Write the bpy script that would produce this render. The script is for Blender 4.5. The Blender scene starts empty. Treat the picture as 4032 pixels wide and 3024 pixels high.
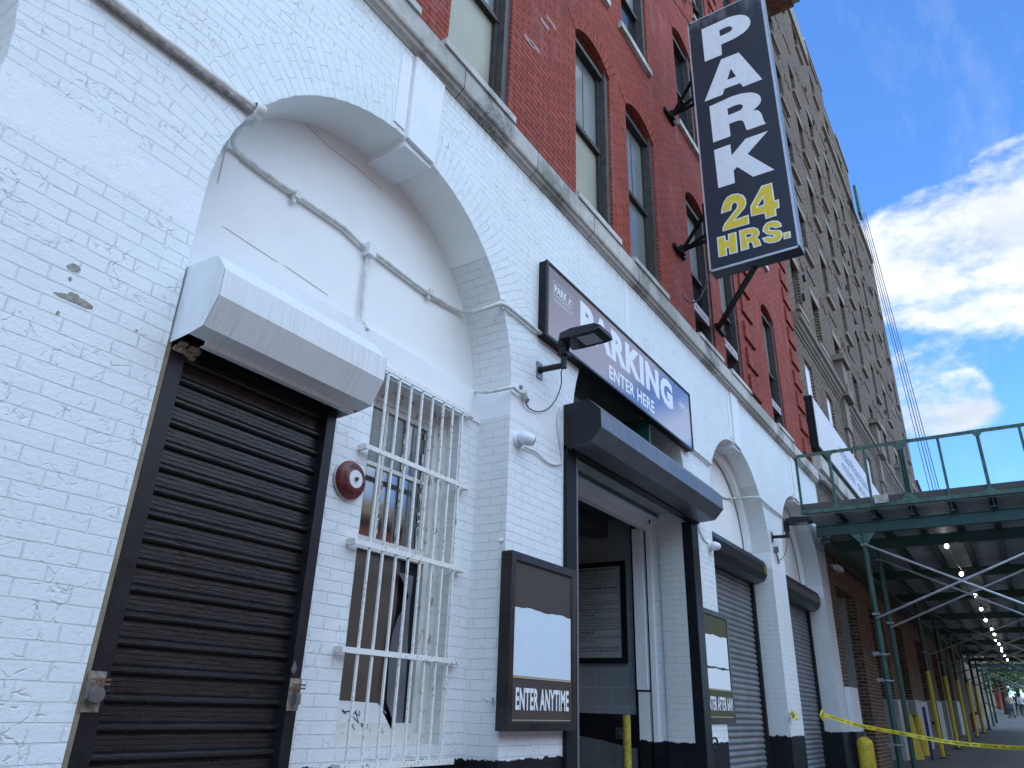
import bpy, bmesh, math, random
from mathutils import Vector, Matrix, noise
random.seed(7)
R = math.radians
scn = bpy.context.scene
col = scn.collection

# ------------------------------------------------------------------ camera
CAM = Vector((0.0, 0.0, 1.4))
CR = Vector((0.54855095, -0.83552214, 0.03153758))
CU = Vector((-0.35420233, -0.19804865, 0.91395703))
CF = Vector((0.75738535, 0.51252268, 0.40458366))
FPX, PW, PH = 2869.67, 4032.0, 3024.0
cd = bpy.data.cameras.new('camera'); cam = bpy.data.objects.new('camera', cd); col.objects.link(cam)
cam.matrix_world = Matrix(((CR.x, CU.x, -CF.x, CAM.x), (CR.y, CU.y, -CF.y, CAM.y), (CR.z, CU.z, -CF.z, CAM.z), (0, 0, 0, 1)))
cd.sensor_width = 36.0; cd.lens = FPX / PW * 36.0; cd.clip_start = 0.05; cd.clip_end = 3000
scn.camera = cam

# ------------------------------------------------------------------ world, sun, exposure
FILL_BANK = 1.25
SUN_EL, SUN_DIR = 46.0, Vector((-0.62, 0.78, 0))
sd = SUN_DIR.normalized() * math.cos(R(SUN_EL)) + Vector((0, 0, math.sin(R(SUN_EL))))
w = bpy.data.worlds.new('World'); scn.world = w; w.use_nodes = True
nt = w.node_tree; nt.nodes.clear()
out = nt.nodes.new('ShaderNodeOutputWorld'); bg = nt.nodes.new('ShaderNodeBackground')
sky = nt.nodes.new('ShaderNodeTexSky'); sky.sky_type = 'NISHITA'; sky.sun_disc = False
sky.sun_elevation = R(SUN_EL); sky.sun_rotation = math.atan2(sd.x, sd.y)
sky.air_density = 1.0; sky.dust_density = 0.3; sky.ozone_density = 4.0
bg.inputs['Strength'].default_value = 0.15
tc = nt.nodes.new('ShaderNodeTexCoord')
def wn(t, **k):
    n = nt.nodes.new(t)
    for a, v in k.items(): setattr(n, a, v)
    return n
def wl(a, b): nt.links.new(a, b)
# clouds: soft noise banks gathered round a few directions of the sky
mapn = wn('ShaderNodeMapping'); mapn.inputs['Scale'].default_value = (1.0, 1.0, 2.2)
wl(tc.outputs['Generated'], mapn.inputs['Vector'])
n1 = wn('ShaderNodeTexNoise'); n1.inputs['Scale'].default_value = 5.2; n1.inputs['Detail'].default_value = 12; n1.inputs['Roughness'].default_value = 0.64
wl(mapn.outputs[0], n1.inputs['Vector'])
def wmath(op, a, b=None, clamp=False):
    m = wn('ShaderNodeMath', operation=op, use_clamp=clamp)
    for i, v in enumerate((a, b)):
        if v is None: continue
        if hasattr(v, 'is_output'): wl(v, m.inputs[i])
        else: m.inputs[i].default_value = v
    return m.outputs[0]
def pix_dir(px, py): return (CR * ((px - PW / 2) / FPX) - CU * ((py - PH / 2) / FPX) + CF).normalized()
tot = None
for (px, py, deg, amt) in ((3560, 1010, 5.5, 0.24), (3800, 930, 6.5, 0.24), (4040, 880, 6.5, 0.24), (3640, 1180, 5.0, 0.22), (3900, 1060, 5.0, .16), (4010, 640, 3.2, 0.16), (3560, 1560, 4.2, 0.30), (3700, 1530, 3.8, 0.26), (3790, 1590, 2.8, 0.18), (4400, 1000, 10, 0.25)):
    d = pix_dir(px, py)
    dp = wn('ShaderNodeVectorMath', operation='DOT_PRODUCT'); wl(tc.outputs['Generated'], dp.inputs[0]); dp.inputs[1].default_value = d
    mr = wn('ShaderNodeMapRange'); mr.interpolation_type = 'SMOOTHSTEP'
    wl(dp.outputs['Value'], mr.inputs['Value']); mr.inputs['From Min'].default_value = math.cos(R(deg)); mr.inputs['From Max'].default_value = 1.0
    mr.inputs['To Max'].default_value = amt
    tot = mr.outputs[0] if tot is None else wmath('ADD', tot, mr.outputs[0])
tot = wmath('MINIMUM', tot, 0.235)
# unseen bright cloud bank added behind the camera to light the facade
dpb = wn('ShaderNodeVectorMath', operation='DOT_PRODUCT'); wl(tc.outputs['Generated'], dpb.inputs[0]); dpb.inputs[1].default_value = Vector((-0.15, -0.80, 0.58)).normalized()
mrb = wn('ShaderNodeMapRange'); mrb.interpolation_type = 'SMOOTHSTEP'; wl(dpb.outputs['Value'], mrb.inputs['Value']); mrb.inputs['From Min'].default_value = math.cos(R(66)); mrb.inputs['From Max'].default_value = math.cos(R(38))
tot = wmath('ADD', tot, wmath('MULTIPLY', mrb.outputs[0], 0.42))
f0 = wmath('ADD', n1.outputs['Fac'], tot)
mr = wn('ShaderNodeMapRange'); mr.interpolation_type = 'SMOOTHSTEP'; wl(f0, mr.inputs['Value'])
mr.inputs['From Min'].default_value = 0.60; mr.inputs['From Max'].default_value = 0.83
n2 = wn('ShaderNodeTexNoise'); n2.inputs['Scale'].default_value = 3.0; n2.inputs['Detail'].default_value = 6; wl(mapn.outputs[0], n2.inputs['Vector'])
cr = wn('ShaderNodeValToRGB'); wl(n2.outputs['Fac'], cr.inputs[0])
cr.color_ramp.elements[0].position = 0.36; cr.color_ramp.elements[0].color = (1.7, 1.95, 2.35, 1)
cr.color_ramp.elements[1].position = 0.55; cr.color_ramp.elements[1].color = (3.0, 3.12, 3.3, 1)
mc = wn('ShaderNodeMapping'); mc.inputs['Scale'].default_value = (1.2, 5.0, 3.0); mc.inputs['Rotation'].default_value = (.3, .5, .6); wl(tc.outputs['Generated'], mc.inputs['Vector'])
nc = wn('ShaderNodeTexNoise'); nc.inputs['Scale'].default_value = 2.6; nc.inputs['Detail'].default_value = 9; nc.inputs['Roughness'].default_value = .68; wl(mc.outputs[0], nc.inputs['Vector'])
cir = wn('ShaderNodeMapRange'); wl(nc.outputs['Fac'], cir.inputs['Value']); cir.inputs['From Min'].default_value = .50; cir.inputs['From Max'].default_value = .78; cir.inputs['To Max'].default_value = .16
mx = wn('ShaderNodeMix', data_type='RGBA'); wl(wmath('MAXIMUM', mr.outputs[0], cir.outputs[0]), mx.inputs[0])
tint = wn('ShaderNodeMix', data_type='RGBA', blend_type='MULTIPLY'); tint.inputs[0].default_value = 1
tint.inputs[7].default_value = (0.46, 0.73, 1.00, 1)
wl(sky.outputs[0], tint.inputs[6])
br = wn('ShaderNodeVectorMath', operation='SCALE'); wl(cr.outputs[0], br.inputs[0]); wl(wmath('ADD', 1.0, wmath('MULTIPLY', mrb.outputs[0], FILL_BANK)), br.inputs['Scale'])
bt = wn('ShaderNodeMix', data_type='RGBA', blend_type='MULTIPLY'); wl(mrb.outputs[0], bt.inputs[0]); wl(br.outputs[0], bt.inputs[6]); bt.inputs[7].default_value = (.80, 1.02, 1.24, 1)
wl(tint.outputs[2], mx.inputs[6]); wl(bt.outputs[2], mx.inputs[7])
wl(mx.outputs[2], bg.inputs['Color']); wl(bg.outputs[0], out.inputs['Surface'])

sl = bpy.data.lights.new('sun', 'SUN'); sl.energy = 4.0; sl.angle = R(0.5); sl.color = (1.0, 0.95, 0.87)
so = bpy.data.objects.new('sun', sl); col.objects.link(so)
so.rotation_euler = sd.to_track_quat('Z', 'Y').to_euler(); so.location = (0, 30, 60)
scn.view_settings.view_transform = 'Standard'; scn.view_settings.look = 'None'
scn.view_settings.exposure = 1.3; scn.view_settings.gamma = 1.0
scn.cycles.use_denoising = True
scn.cycles.max_bounces = 6; scn.cycles.diffuse_bounces = 4; scn.cycles.transparent_max_bounces = 8
scn.cycles.sample_clamp_indirect = 6

# ------------------------------------------------------------------ helpers
def P(px, py, Y):
    """point on the plane y = Y seen at photo pixel (px, py)"""
    d = CR * ((px - PW / 2) / FPX) - CU * ((py - PH / 2) / FPX) + CF
    return CAM + d * (Y / d.y)
def PX(px, py, X):
    d = CR * ((px - PW / 2) / FPX) - CU * ((py - PH / 2) / FPX) + CF
    return CAM + d * (X / d.x)

class MB:
    def __init__(s): s.v = []; s.f = []; s.uv = []; s.m = []; s.sm = []
    def face(s, pts, m=0, uv=None, smooth=False):
        pts = [Vector(p) for p in pts]
        if uv is None:
            n = Vector((0, 0, 0))
            for i in range(len(pts)):
                a, b = pts[i], pts[(i + 1) % len(pts)]
                n += Vector(((a.y - b.y) * (a.z + b.z), (a.z - b.z) * (a.x + b.x), (a.x - b.x) * (a.y + b.y)))
            ax = max(range(3), key=lambda i: abs(n[i]))
            if ax == 0: uv = [(p.y, p.z) for p in pts]
            elif ax == 1: uv = [(p.x, p.z) for p in pts]
            else: uv = [(p.x, p.y) for p in pts]
        b = len(s.v); s.v += [p[:] for p in pts]; s.f.append(tuple(range(b, b + len(pts)))); s.uv.append(uv); s.m.append(m); s.sm.append(smooth)
    def box(s, x0, x1, y0, y1, z0, z1, m=0, skip=''):
        a = [(x0, y0, z0), (x1, y0, z0), (x1, y1, z0), (x0, y1, z0), (x0, y0, z1), (x1, y0, z1), (x1, y1, z1), (x0, y1, z1)]
        for k, q in (('f', (0, 1, 5, 4)), ('r', (1, 2, 6, 5)), ('b', (2, 3, 7, 6)), ('l', (3, 0, 4, 7)), ('t', (4, 5, 6, 7)), ('u', (3, 2, 1, 0))):
            if k not in skip: s.face([a[i] for i in q], m)
    def obox(s, c, u, v, wv, m=0):
        """box at centre c with half-vectors u, v, wv"""
        c, u, v, wv = map(Vector, (c, u, v, wv))
        a = [c + i * u + j * v + k * wv for k in (-1, 1) for (i, j) in ((-1, -1), (1, -1), (1, 1), (-1, 1))]
        for q in ((0, 1, 5, 4), (1, 2, 6, 5), (2, 3, 7, 6), (3, 0, 4, 7), (4, 5, 6, 7), (3, 2, 1, 0)): s.face([a[i] for i in q], m)
    def bar(s, a, b, wd, ht, m=0, up=(0, 0, 1)):
        a, b = Vector(a), Vector(b); d = b - a; L = d.length; d.normalize(); up = Vector(up)
        sx = d.cross(up)
        if sx.length < 1e-4: sx = d.cross(Vector((1, 0, 0)))
        sx.normalize(); uu = sx.cross(d).normalized()
        s.obox((a + b) / 2, d * L / 2, sx * wd / 2, uu * ht / 2, m)
    def tube(s, pts, r, n=10, m=0, caps=True, radii=None):
        pts = [Vector(p) for p in pts]; rings = []
        prev = None
        for i, p in enumerate(pts):
            t = (pts[min(i + 1, len(pts) - 1)] - pts[max(i - 1, 0)]).normalized()
            if prev is None:
                ref = Vector((0, 0, 1)) if abs(t.z) < 0.9 else Vector((1, 0, 0))
                a = t.cross(ref).normalized()
            else:
                a = (prev - t * prev.dot(t)).normalized()
            prev = a; b = t.cross(a); rr = radii[i] if radii else r
            rings.append([p + a * rr * math.cos(2 * math.pi * k / n) + b * rr * math.sin(2 * math.pi * k / n) for k in range(n)])
        L = 0
        for i in range(len(rings) - 1):
            d = (pts[i + 1] - pts[i]).length
            for k in range(n):
                k2 = (k + 1) % n
                s.face([rings[i][k], rings[i][k2], rings[i + 1][k2], rings[i + 1][k]], m,
                       [(k / n * .2, L), ((k + 1) / n * .2, L), ((k + 1) / n * .2, L + d), (k / n * .2, L + d)], True)
            L += d
        if caps:
            s.face(rings[0][::-1], m); s.face(rings[-1], m)
    def prism(s, poly, d, m=0):
        """closed 3D polygon extruded by vector d"""
        poly = [Vector(p) for p in poly]; d = Vector(d)
        s.face(poly, m); s.face([p + d for p in poly][::-1], m)
        for i in range(len(poly)):
            a, b = poly[i], poly[(i + 1) % len(poly)]
            s.face([a, a + d, b + d, b], m)
    def mesh(s, me, org, rt, up, sx=1, sz=1, m=0, ox=0, oz=0):
        """append a flat (xy) mesh mapped onto the plane org + rt*x + up*y"""
        nrm = Vector(rt).cross(Vector(up))
        for p in me.polygons:
            s.face([Vector(org) + Vector(rt) * ((me.vertices[i].co.x - ox) * sx) + Vector(up) * ((me.vertices[i].co.y - oz) * sz) + nrm * me.vertices[i].co.z for i in p.vertices], m)
    def build(s, name, mats, parent=None):
        me = bpy.data.meshes.new(name)
        me.from_pydata(s.v, [], s.f)
        uvl = me.uv_layers.new(name='UVMap'); k = 0
        for u in s.uv:
            for c in u: uvl.data[k].uv = c; k += 1
        if not isinstance(mats, (list, tuple)): mats = [mats]
        for mt in mats: me.materials.append(mt)
        me.polygons.foreach_set('material_index', s.m)
        me.polygons.foreach_set('use_smooth', s.sm)
        if any(s.sm):
            bm = bmesh.new(); bm.from_mesh(me); bmesh.ops.remove_doubles(bm, verts=bm.verts, dist=1e-5)
            for e in bm.edges:
                if len(e.link_faces) != 2 or e.calc_face_angle(0) > 0.6: e.smooth = False
            bm.to_mesh(me); bm.free()
        me.update()
        o = bpy.data.objects.new(name, me); col.objects.link(o)
        if parent is not None:
            o.parent = parent; o.matrix_parent_inverse = Matrix.Translation(-wloc(parent))
        return o
def wloc(o):
    v = Vector(o.location)
    return v
def thing(name, label, cat, loc, group=None, kind=None):
    o = bpy.data.objects.new(name, None); o.empty_display_size = 0.2; col.objects.link(o); o.location = loc
    return tag(o, label, cat, group, kind)
def tag(o, label=None, cat=None, group=None, kind=None):
    if label: o['label'] = label
    if cat: o['category'] = cat
    if group: o['group'] = group
    if kind: o['kind'] = kind
    return o
def copy_tree(o, loc, label=None, group=None, keep=None):
    """copy a thing with its parts and sub-parts"""
    c = o.copy(); col.objects.link(c); c.location = loc
    if label: c['label'] = label
    if group: c['group'] = group
    for ch in [x for x in bpy.data.objects if x.parent == o]:
        d = ch.copy(); col.objects.link(d); d.parent = c; d.matrix_parent_inverse = ch.matrix_parent_inverse.copy()
        for g in [x for x in bpy.data.objects if x.parent == ch]:
            e = g.copy(); col.objects.link(e); e.parent = d; e.matrix_parent_inverse = g.matrix_parent_inverse.copy()
    return c

def font_mesh(s, offset=0.0, extrude=0.0, shear=0.0, res=3):
    cu = bpy.data.curves.new('t', 'FONT'); cu.body = s; cu.space_character = 1.0 + offset * 2.2; cu.size = 1.0; cu.offset = offset; cu.extrude = extrude; cu.shear = shear; cu.resolution_u = res
    ob = bpy.data.objects.new('t', cu); col.objects.link(ob)
    bpy.context.view_layer.update()
    me = bpy.data.meshes.new_from_object(ob)
    bpy.data.objects.remove(ob); bpy.data.curves.remove(cu)
    return me
def text(mb, s, org, rt, up, width, height, offset=0.02, shear=0.0, m=0, extrude=0.0, res=3):
    """lettering fitted to width x height, lower left corner at org"""
    me = font_mesh(s, offset, extrude, shear, res)
    xs = [v.co.x for v in me.vertices]; ys = [v.co.y for v in me.vertices]
    if not xs: return
    sx = width / (max(xs) - min(xs)); sz = height / (max(ys) - min(ys))
    mb.mesh(me, org, rt, up, sx, sz, m, min(xs), min(ys)); bpy.data.meshes.remove(me)
def loops_mesh(mb, loops, org, rt, up, offset=0.0, extrude=0.002, m=0):
    """closed 2D loops (outer and holes) filled and laid on a plane"""
    cu = bpy.data.curves.new('t', 'CURVE'); cu.dimensions = '2D'; cu.fill_mode = 'BOTH'; cu.offset = offset; cu.extrude = extrude
    for lp in loops:
        sp = cu.splines.new('POLY'); sp.points.add(len(lp) - 1); sp.use_cyclic_u = True
        for i, (x, y) in enumerate(lp): sp.points[i].co = (x, y, 0, 1)
    ob = bpy.data.objects.new('t', cu); col.objects.link(ob); bpy.context.view_layer.update()
    me = bpy.data.meshes.new_from_object(ob); bpy.data.objects.remove(ob); bpy.data.curves.remove(cu)
    mb.mesh(me, org, rt, up, m=m); bpy.data.meshes.remove(me)

# ------------------------------------------------------------------ materials
class NT:
    def __init__(s, name):
        s.mat = bpy.data.materials.new(name); s.mat.use_nodes = True; s.t = s.mat.node_tree
        s.b = s.t.nodes['Principled BSDF']
    def n(s, t, **k):
        x = s.t.nodes.new(t)
        for a, v in k.items():
            if a.startswith('i_'): pass
            else: setattr(x, a, v)
        return x
    def l(s, a, b): s.t.links.new(a, b)
    def set(s, k, v):
        if hasattr(v, 'is_output'): s.l(v, s.b.inputs[k])
        else: s.b.inputs[k].default_value = v
    def math(s, op, a, b=0.0, clamp=False):
        m = s.n('ShaderNodeMath', operation=op, use_clamp=clamp)
        for i, v in enumerate((a, b)):
            if hasattr(v, 'is_output'): s.l(v, m.inputs[i])
            else: m.inputs[i].default_value = v
        return m.outputs[0]
    def ramp(s, v, a, b, c0=0.0, c1=1.0):
        m = s.n('ShaderNodeMapRange'); m.clamp = True; s.l(v, m.inputs[0])
        for i, q in zip((1, 2, 3, 4), (a, b, c0, c1)): m.inputs[i].default_value = q
        return m.outputs[0]
    def mix(s, f, a, b, mode='MIX'):
        m = s.n('ShaderNodeMix', data_type='RGBA', blend_type=mode)
        for i, v in zip((0, 6, 7), (f, a, b)):
            if hasattr(v, 'is_output'): s.l(v, m.inputs[i])
            else: m.inputs[i].default_value = v if i == 0 else (*v, 1)
        return m.outputs[2]
    def uv(s):
        if not hasattr(s, '_uv'): s._uv = s.n('ShaderNodeUVMap').outputs[0]
        return s._uv
    def pos(s):
        if not hasattr(s, '_pos'): s._pos = s.n('ShaderNodeNewGeometry').outputs['Position']
        return s._pos
    def noise(s, vec, scale, detail=3, rough=0.5, dist=0.0, mapping=None):
        if mapping:
            mp = s.n('ShaderNodeMapping'); mp.inputs['Scale'].default_value = mapping; s.l(vec, mp.inputs[0]); vec = mp.outputs[0]
        x = s.n('ShaderNodeTexNoise'); s.l(vec, x.inputs['Vector'])
        x.inputs['Scale'].default_value = scale; x.inputs['Detail'].default_value = detail; x.inputs['Roughness'].default_value = rough; x.inputs['Distortion'].default_value = dist
        return x.outputs['Fac'], x.outputs['Color']
    def brick(s, vec, c1, c2, cm, wd=0.21, ht=0.068, mortar=0.004, smooth=0.2, off=0.5):
        x = s.n('ShaderNodeTexBrick'); s.l(vec, x.inputs['Vector']); x.offset = off
        x.inputs['Color1'].default_value = (*c1, 1); x.inputs['Color2'].default_value = (*c2, 1); x.inputs['Mortar'].default_value = (*cm, 1)
        x.inputs['Scale'].default_value = 1.0; x.inputs['Mortar Size'].default_value = mortar; x.inputs['Mortar Smooth'].default_value = smooth
        x.inputs['Brick Width'].default_value = wd; x.inputs['Row Height'].default_value = ht; x.inputs['Bias'].default_value = 0
        return x.outputs['Color'], x.outputs['Fac']
    def bump(s, h, strength=0.5, dist=0.01, normal=None):
        x = s.n('ShaderNodeBump'); s.l(h, x.inputs['Height']); x.inputs['Strength'].default_value = strength; x.inputs['Distance'].default_value = dist
        if normal is not None: s.l(normal, x.inputs['Normal'])
        return x.outputs[0]
    def warp(s, vec, scale, amt):
        _, c = s.noise(vec, scale, 2)
        sub = s.n('ShaderNodeVectorMath', operation='SUBTRACT'); s.l(c, sub.inputs[0]); sub.inputs[1].default_value = (.5, .5, .5)
        sc = s.n('ShaderNodeVectorMath', operation='SCALE'); s.l(sub.outputs[0], sc.inputs[0]); sc.inputs['Scale'].default_value = amt
        ad = s.n('ShaderNodeVectorMath', operation='ADD'); s.l(vec, ad.inputs[0]); s.l(sc.outputs[0], ad.inputs[1])
        return ad.outputs[0]
    def sepz(s, vec):
        x = s.n('ShaderNodeSeparateXYZ'); s.l(vec, x.inputs[0]); return x.outputs

def plain(name, c, rough=0.5, metal=0.0, var=0.15, scale=8.0, bump=0.15, emit=None, spec=0.5, coat=0.0):
    t = NT(name)
    f, _ = t.noise(t.pos(), scale, 5, 0.6)
    t.set('Base Color', t.mix(t.ramp(f, 0.3, 0.7), [x * (1 - var) for x in c], [min(1, x * (1 + var)) for x in c]))
    t.set('Roughness', t.ramp(f, 0.2, 0.8, max(0.02, rough - 0.08), min(1, rough + 0.08))); t.set('Metallic', metal)
    t.b.inputs['Specular IOR Level'].default_value = spec
    if coat: t.b.inputs['Coat Weight'].default_value = coat
    if bump:
        g, _ = t.noise(t.pos(), scale * 9, 3, 0.6)
        t.set('Normal', t.bump(g, bump, 0.003))
    if emit:
        t.b.inputs['Emission Color'].default_value = (*emit[0], 1); t.b.inputs['Emission Strength'].default_value = emit[1]
    return t.mat

def painted_brick(name, base=(.77, .81, .82), wd=0.21, ht=0.068, bandwarp=0.006, courses=True, black=True, crack=1.0, smoothness=0.0):
    t = NT(name); uv = t.uv()
    v = t.warp(uv, 6.0, 0.009); v = t.warp(v, 40.0, 0.003)
    cb, fac = t.brick(v, (1, 1, 1), (.94, .95, .96), (1, 1, 1), wd, ht, 0.0045, 0.35)
    # broken dark hairlines along the joints
    nf, _ = t.noise(uv, 7.0, 3, 0.6, mapping=(1.0, 2.5, 1))
    _, fac2 = t.brick(v, (1, 1, 1), (1, 1, 1), (0, 0, 0), wd, ht, 0.0022, 0.1)
    line = t.math('MULTIPLY', fac2, t.ramp(nf, 0.40, 0.62, .12, 1))
    # flaking paint
    vd = t.warp(uv, 22.0, 0.03)
    vo = t.n('ShaderNodeTexVoronoi', feature='DISTANCE_TO_EDGE'); t.l(vd, vo.inputs['Vector']); vo.inputs['Scale'].default_value = 13.0
    m2, _ = t.noise(uv, 4.0, 4, 0.6)
    m3, _ = t.noise(uv, 30.0, 2, 0.5)
    ck = t.math('MULTIPLY', t.ramp(vo.outputs['Distance'], 0.0, 0.05, 1.0, 0.0), t.math('MULTIPLY', t.ramp(m2, 0.47, 0.60), t.ramp(m3, 0.44, 0.58)))
    c = t.mix(t.math('MULTIPLY', fac, 0.10 if courses else 0.0), base, [x * .75 for x in base])
    if courses: c = t.mix(0.55, c, cb, 'MULTIPLY')
    if courses: c = t.mix(t.math('MULTIPLY', line, 0.52), c, (.24, .24, .25))
    c = t.mix(t.math('MULTIPLY', ck, 0.42 * crack), c, (.30, .30, .31))
    # grime: broad soft variation and a few streaks
    g0, _ = t.noise(t.pos(), 0.55, 3, 0.5); c = t.mix(t.ramp(g0, .42, .62, 0, .35), c, [base[0] * .88, base[1] * .90, base[2] * .90])
    g1, _ = t.noise(t.pos(), 1.1, 5, 0.6)
    c = t.mix(t.ramp(g1, 0.45, 0.8, 0.0, 0.22), c, (.56, .56, .53))
    # rusty drip marks under the stone band
    sz = t.sepz(t.pos()); dr, _ = t.noise(t.pos(), 7.0, 4, .7, mapping=(2.2, 1, .35))
    c = t.mix(t.math('MULTIPLY', t.ramp(sz[2], 5.80, 5.97), t.ramp(dr, .42, .62, 0, .75)), c, (.46, .40, .29))
    # small bare chips
    g2, _ = t.noise(uv, 9.0, 6, 0.7)
    chip = t.ramp(g2, 0.735, 0.75)
    c = t.mix(t.math('MULTIPLY', chip, 0.8), c, (.33, .31, .28))
    if black:
        sp = t.sepz(t.pos()); ng, _ = t.noise(t.pos(), 9.0, 4, 0.7)
        lim = t.math('ADD', t.math('MULTIPLY', sp[0], 0.0085), 1.035)
        d = t.math('SUBTRACT', t.math('SUBTRACT', lim, sp[2]), t.math('MULTIPLY', t.math('SUBTRACT', ng, 0.5), 0.09))
        bk = t.ramp(d, -0.003, 0.003)
        c = t.mix(bk, c, t.mix(t.ramp(m2, .4, .7), (.005, .006, .008), (.014, .015, .018)))
        t.set('Roughness', t.ramp(bk, 0, 1, 0.55, 0.6)); t.b.inputs['Specular IOR Level'].default_value = .25
    else: t.set('Roughness', 0.55)
    t.set('Base Color', c)
    h = t.math('SUBTRACT', 1.0, t.math('MULTIPLY', fac, 1.0 if courses else 0.0))
    fine, _ = t.noise(uv, 55.0, 4, 0.65); med, _ = t.noise(uv, 14.0, 3, 0.6)
    h2 = t.math('ADD', h, t.math('ADD', t.math('MULTIPLY', fine, 0.55), t.math('MULTIPLY', med, 0.6)))
    h3 = t.math('SUBTRACT', h2, t.math('MULTIPLY', ck, 0.7 * crack))
    t.set('Normal', t.bump(h3, 0.65, 0.0075))
    return t.mat

def raw_brick(name, c1, c2, cm, wd=0.21, ht=0.068, mortar=0.003, warp=0.004, rough=0.85, stain=(.03, .02, .02), stainamt=0.35, white=False, bump=0.6):
    t = NT(name); uv = t.uv(); v = t.warp(uv, 8.0, warp)
    c, fac = t.brick(v, c1, c2, cm, wd, ht, mortar, 0.15)
    n1, _ = t.noise(t.pos(), 0.9, 5, 0.6); n2, _ = t.noise(uv, 45.0, 4, 0.7); n3, _ = t.noise(t.pos(), 3.0, 3, 0.6, mapping=(1, 1, .35))
    c = t.mix(t.ramp(n2, 0.25, 0.75, 0.0, 0.45), c, [x * 0.45 for x in c1])
    c = t.mix(t.ramp(n1, 0.5, 0.8, 0.0, stainamt), c, stain)
    if white:   # chalky efflorescence in patches
        cw = t.mix(0.5, c, (.46, .36, .36))
        c = t.mix(t.math('MULTIPLY', t.ramp(n3, 0.55, 0.75, 0, .55), t.ramp(n2, .35, .6)), c, cw)
    t.set('Base Color', c); t.set('Roughness', rough); t.b.inputs['Specular IOR Level'].default_value = .12
    h = t.math('ADD', t.math('SUBTRACT', 1.0, fac), t.math('MULTIPLY', n2, 0.5))
    t.set('Normal', t.bump(h, bump, 0.006))
    return t.mat

def stone(name, c=(.42, .40, .36), dark=(.07, .07, .06), green=(.13, .13, .08), amt=1.0, joints=1.15):
    t = NT(name); p = t.pos(); uv = t.uv()
    n1, _ = t.noise(p, 1.6, 6, 0.65, mapping=(1, 1, .8)); n2, _ = t.noise(p, 14.0, 5, 0.65); n3, _ = t.noise(p, 0.7, 3, 0.5); n4, _ = t.noise(p, 40, 4, .7)
    k = t.mix(t.ramp(n2, .3, .7), c, [x * .78 for x in c])
    k = t.mix(t.math('MULTIPLY', t.ramp(n1, .50, .62), t.ramp(n4, .30, .62, .25, .9 * amt)), k, dark)
    k = t.mix(t.math('MULTIPLY', t.ramp(n3, .48, .66), 0.45 * amt), k, green)
    if joints:
        _, f = t.brick(uv, (1, 1, 1), (1, 1, 1), (0, 0, 0), joints, 30.0, 0.005, 0.1, 0.0)
        k = t.mix(f, k, (.06, .05, .05))
    t.set('Base Color', k); t.set('Roughness', 0.85)
    t.set('Normal', t.bump(t.math('ADD', n4, n2), 0.5, 0.006))
    return t.mat

M = {}
M['white_brick'] = painted_brick('white_painted_brick')
M['white_plaster'] = painted_brick('white_painted_plaster', (.80, .82, .84), courses=False, crack=0.35)
M['white_reveal'] = painted_brick('white_painted_reveal', (.72, .72, .70), crack=0.4)
M['tympanum'] = painted_brick('white_painted_board', (.82, .83, .81), courses=False, black=False, crack=0.15)
M['red_brick'] = raw_brick('red_brick', (.40, .092, .064), (.285, .068, .052), (.055, .022, .018), mortar=0.007, white=True, stain=(.10, .03, .03))
M['red_brick_arch'] = raw_brick('red_arch_brick', (.36, .080, .055), (.27, .062, .045), (.02, .012, .012), wd=0.21, ht=0.075, mortar=0.005)
M['brown_brick'] = raw_brick('brown_brick', (.165, .112, .084), (.048, .036, .029), (.35, .275, .21), wd=0.27, ht=0.092, mortar=0.011, warp=0.022, stain=(.07, .05, .038), stainamt=.6, bump=1.0)
M['dark_brick'] = raw_brick('dark_brown_brick', (.19, .12, .075), (.075, .05, .038), (.38, .31, .23), wd=0.22, ht=0.075, mortar=0.010, warp=0.006)
M['across_brick'] = raw_brick('far_red_brick', (.26, .09, .065), (.20, .075, .06), (.2, .17, .14))
M['cornice_stone'] = stone('cornice_stone', (.56, .54, .50))
M['sill_stone'] = stone('sill_stone', (.60, .58, .54), amt=.7, joints=0)
M['light_stone'] = stone('light_stone', (.29, .24, .18), amt=.35, joints=0)
M['grey_stone'] = stone('grey_stone', (.22, .18, .14), amt=.7, joints=1.3)
M['black_paint'] = plain('black_gloss_paint', (.010, .0105, .013), .38, spec=.35, var=.3, scale=14, bump=.25)
M['black_matte'] = plain('black_matte_paint', (.008, .009, .011), .55, spec=.25, var=.3, scale=20, bump=.3)
M['dark_bronze'] = plain('dark_bronze_metal', (.020, .016, .015), .30, var=.2, bump=0)
M['hood_black'] = plain('weathered_dark_sheet_metal', (.13, .14, .155), .42, metal=.2, var=.25, scale=5, bump=.12)
M['white_metal'] = plain('white_painted_sheet_metal', (.72, .74, .75), .42, var=.05, scale=3, bump=.12)
M['white_pipe'] = plain('white_painted_pipe', (.62, .62, .58), .5, var=.25, scale=12, bump=.3)
M['steel'] = plain('galvanised_steel', (.22, .22, .22), .45, metal=.8, var=.2, bump=.1)
M['rusty'] = plain('rusty_brass', (.16, .095, .06), .6, metal=.4, var=.5, scale=40, bump=.4)
M['dark_wood'] = plain('weathered_dark_wood', (.030, .026, .024), .6, var=.5, scale=9, bump=.4)
M['frame_side'] = plain('weathered_brown_frame', (.055, .045, .040), .65, var=.5, scale=12, bump=.4)
M['shade'] = plain('dusty_grey_pane', (.19, .205, .195), .22, var=.18, scale=1.4, bump=0, spec=.6)
M['shade_tan'] = plain('dusty_tan_pane', (.30, .29, .22), .42, var=.2, scale=1.2, bump=0, spec=.5)
M['dark_pane'] = plain('dark_window_pane', (.012, .015, .018), .06, var=.2, scale=2, bump=0, spec=.9)
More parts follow.
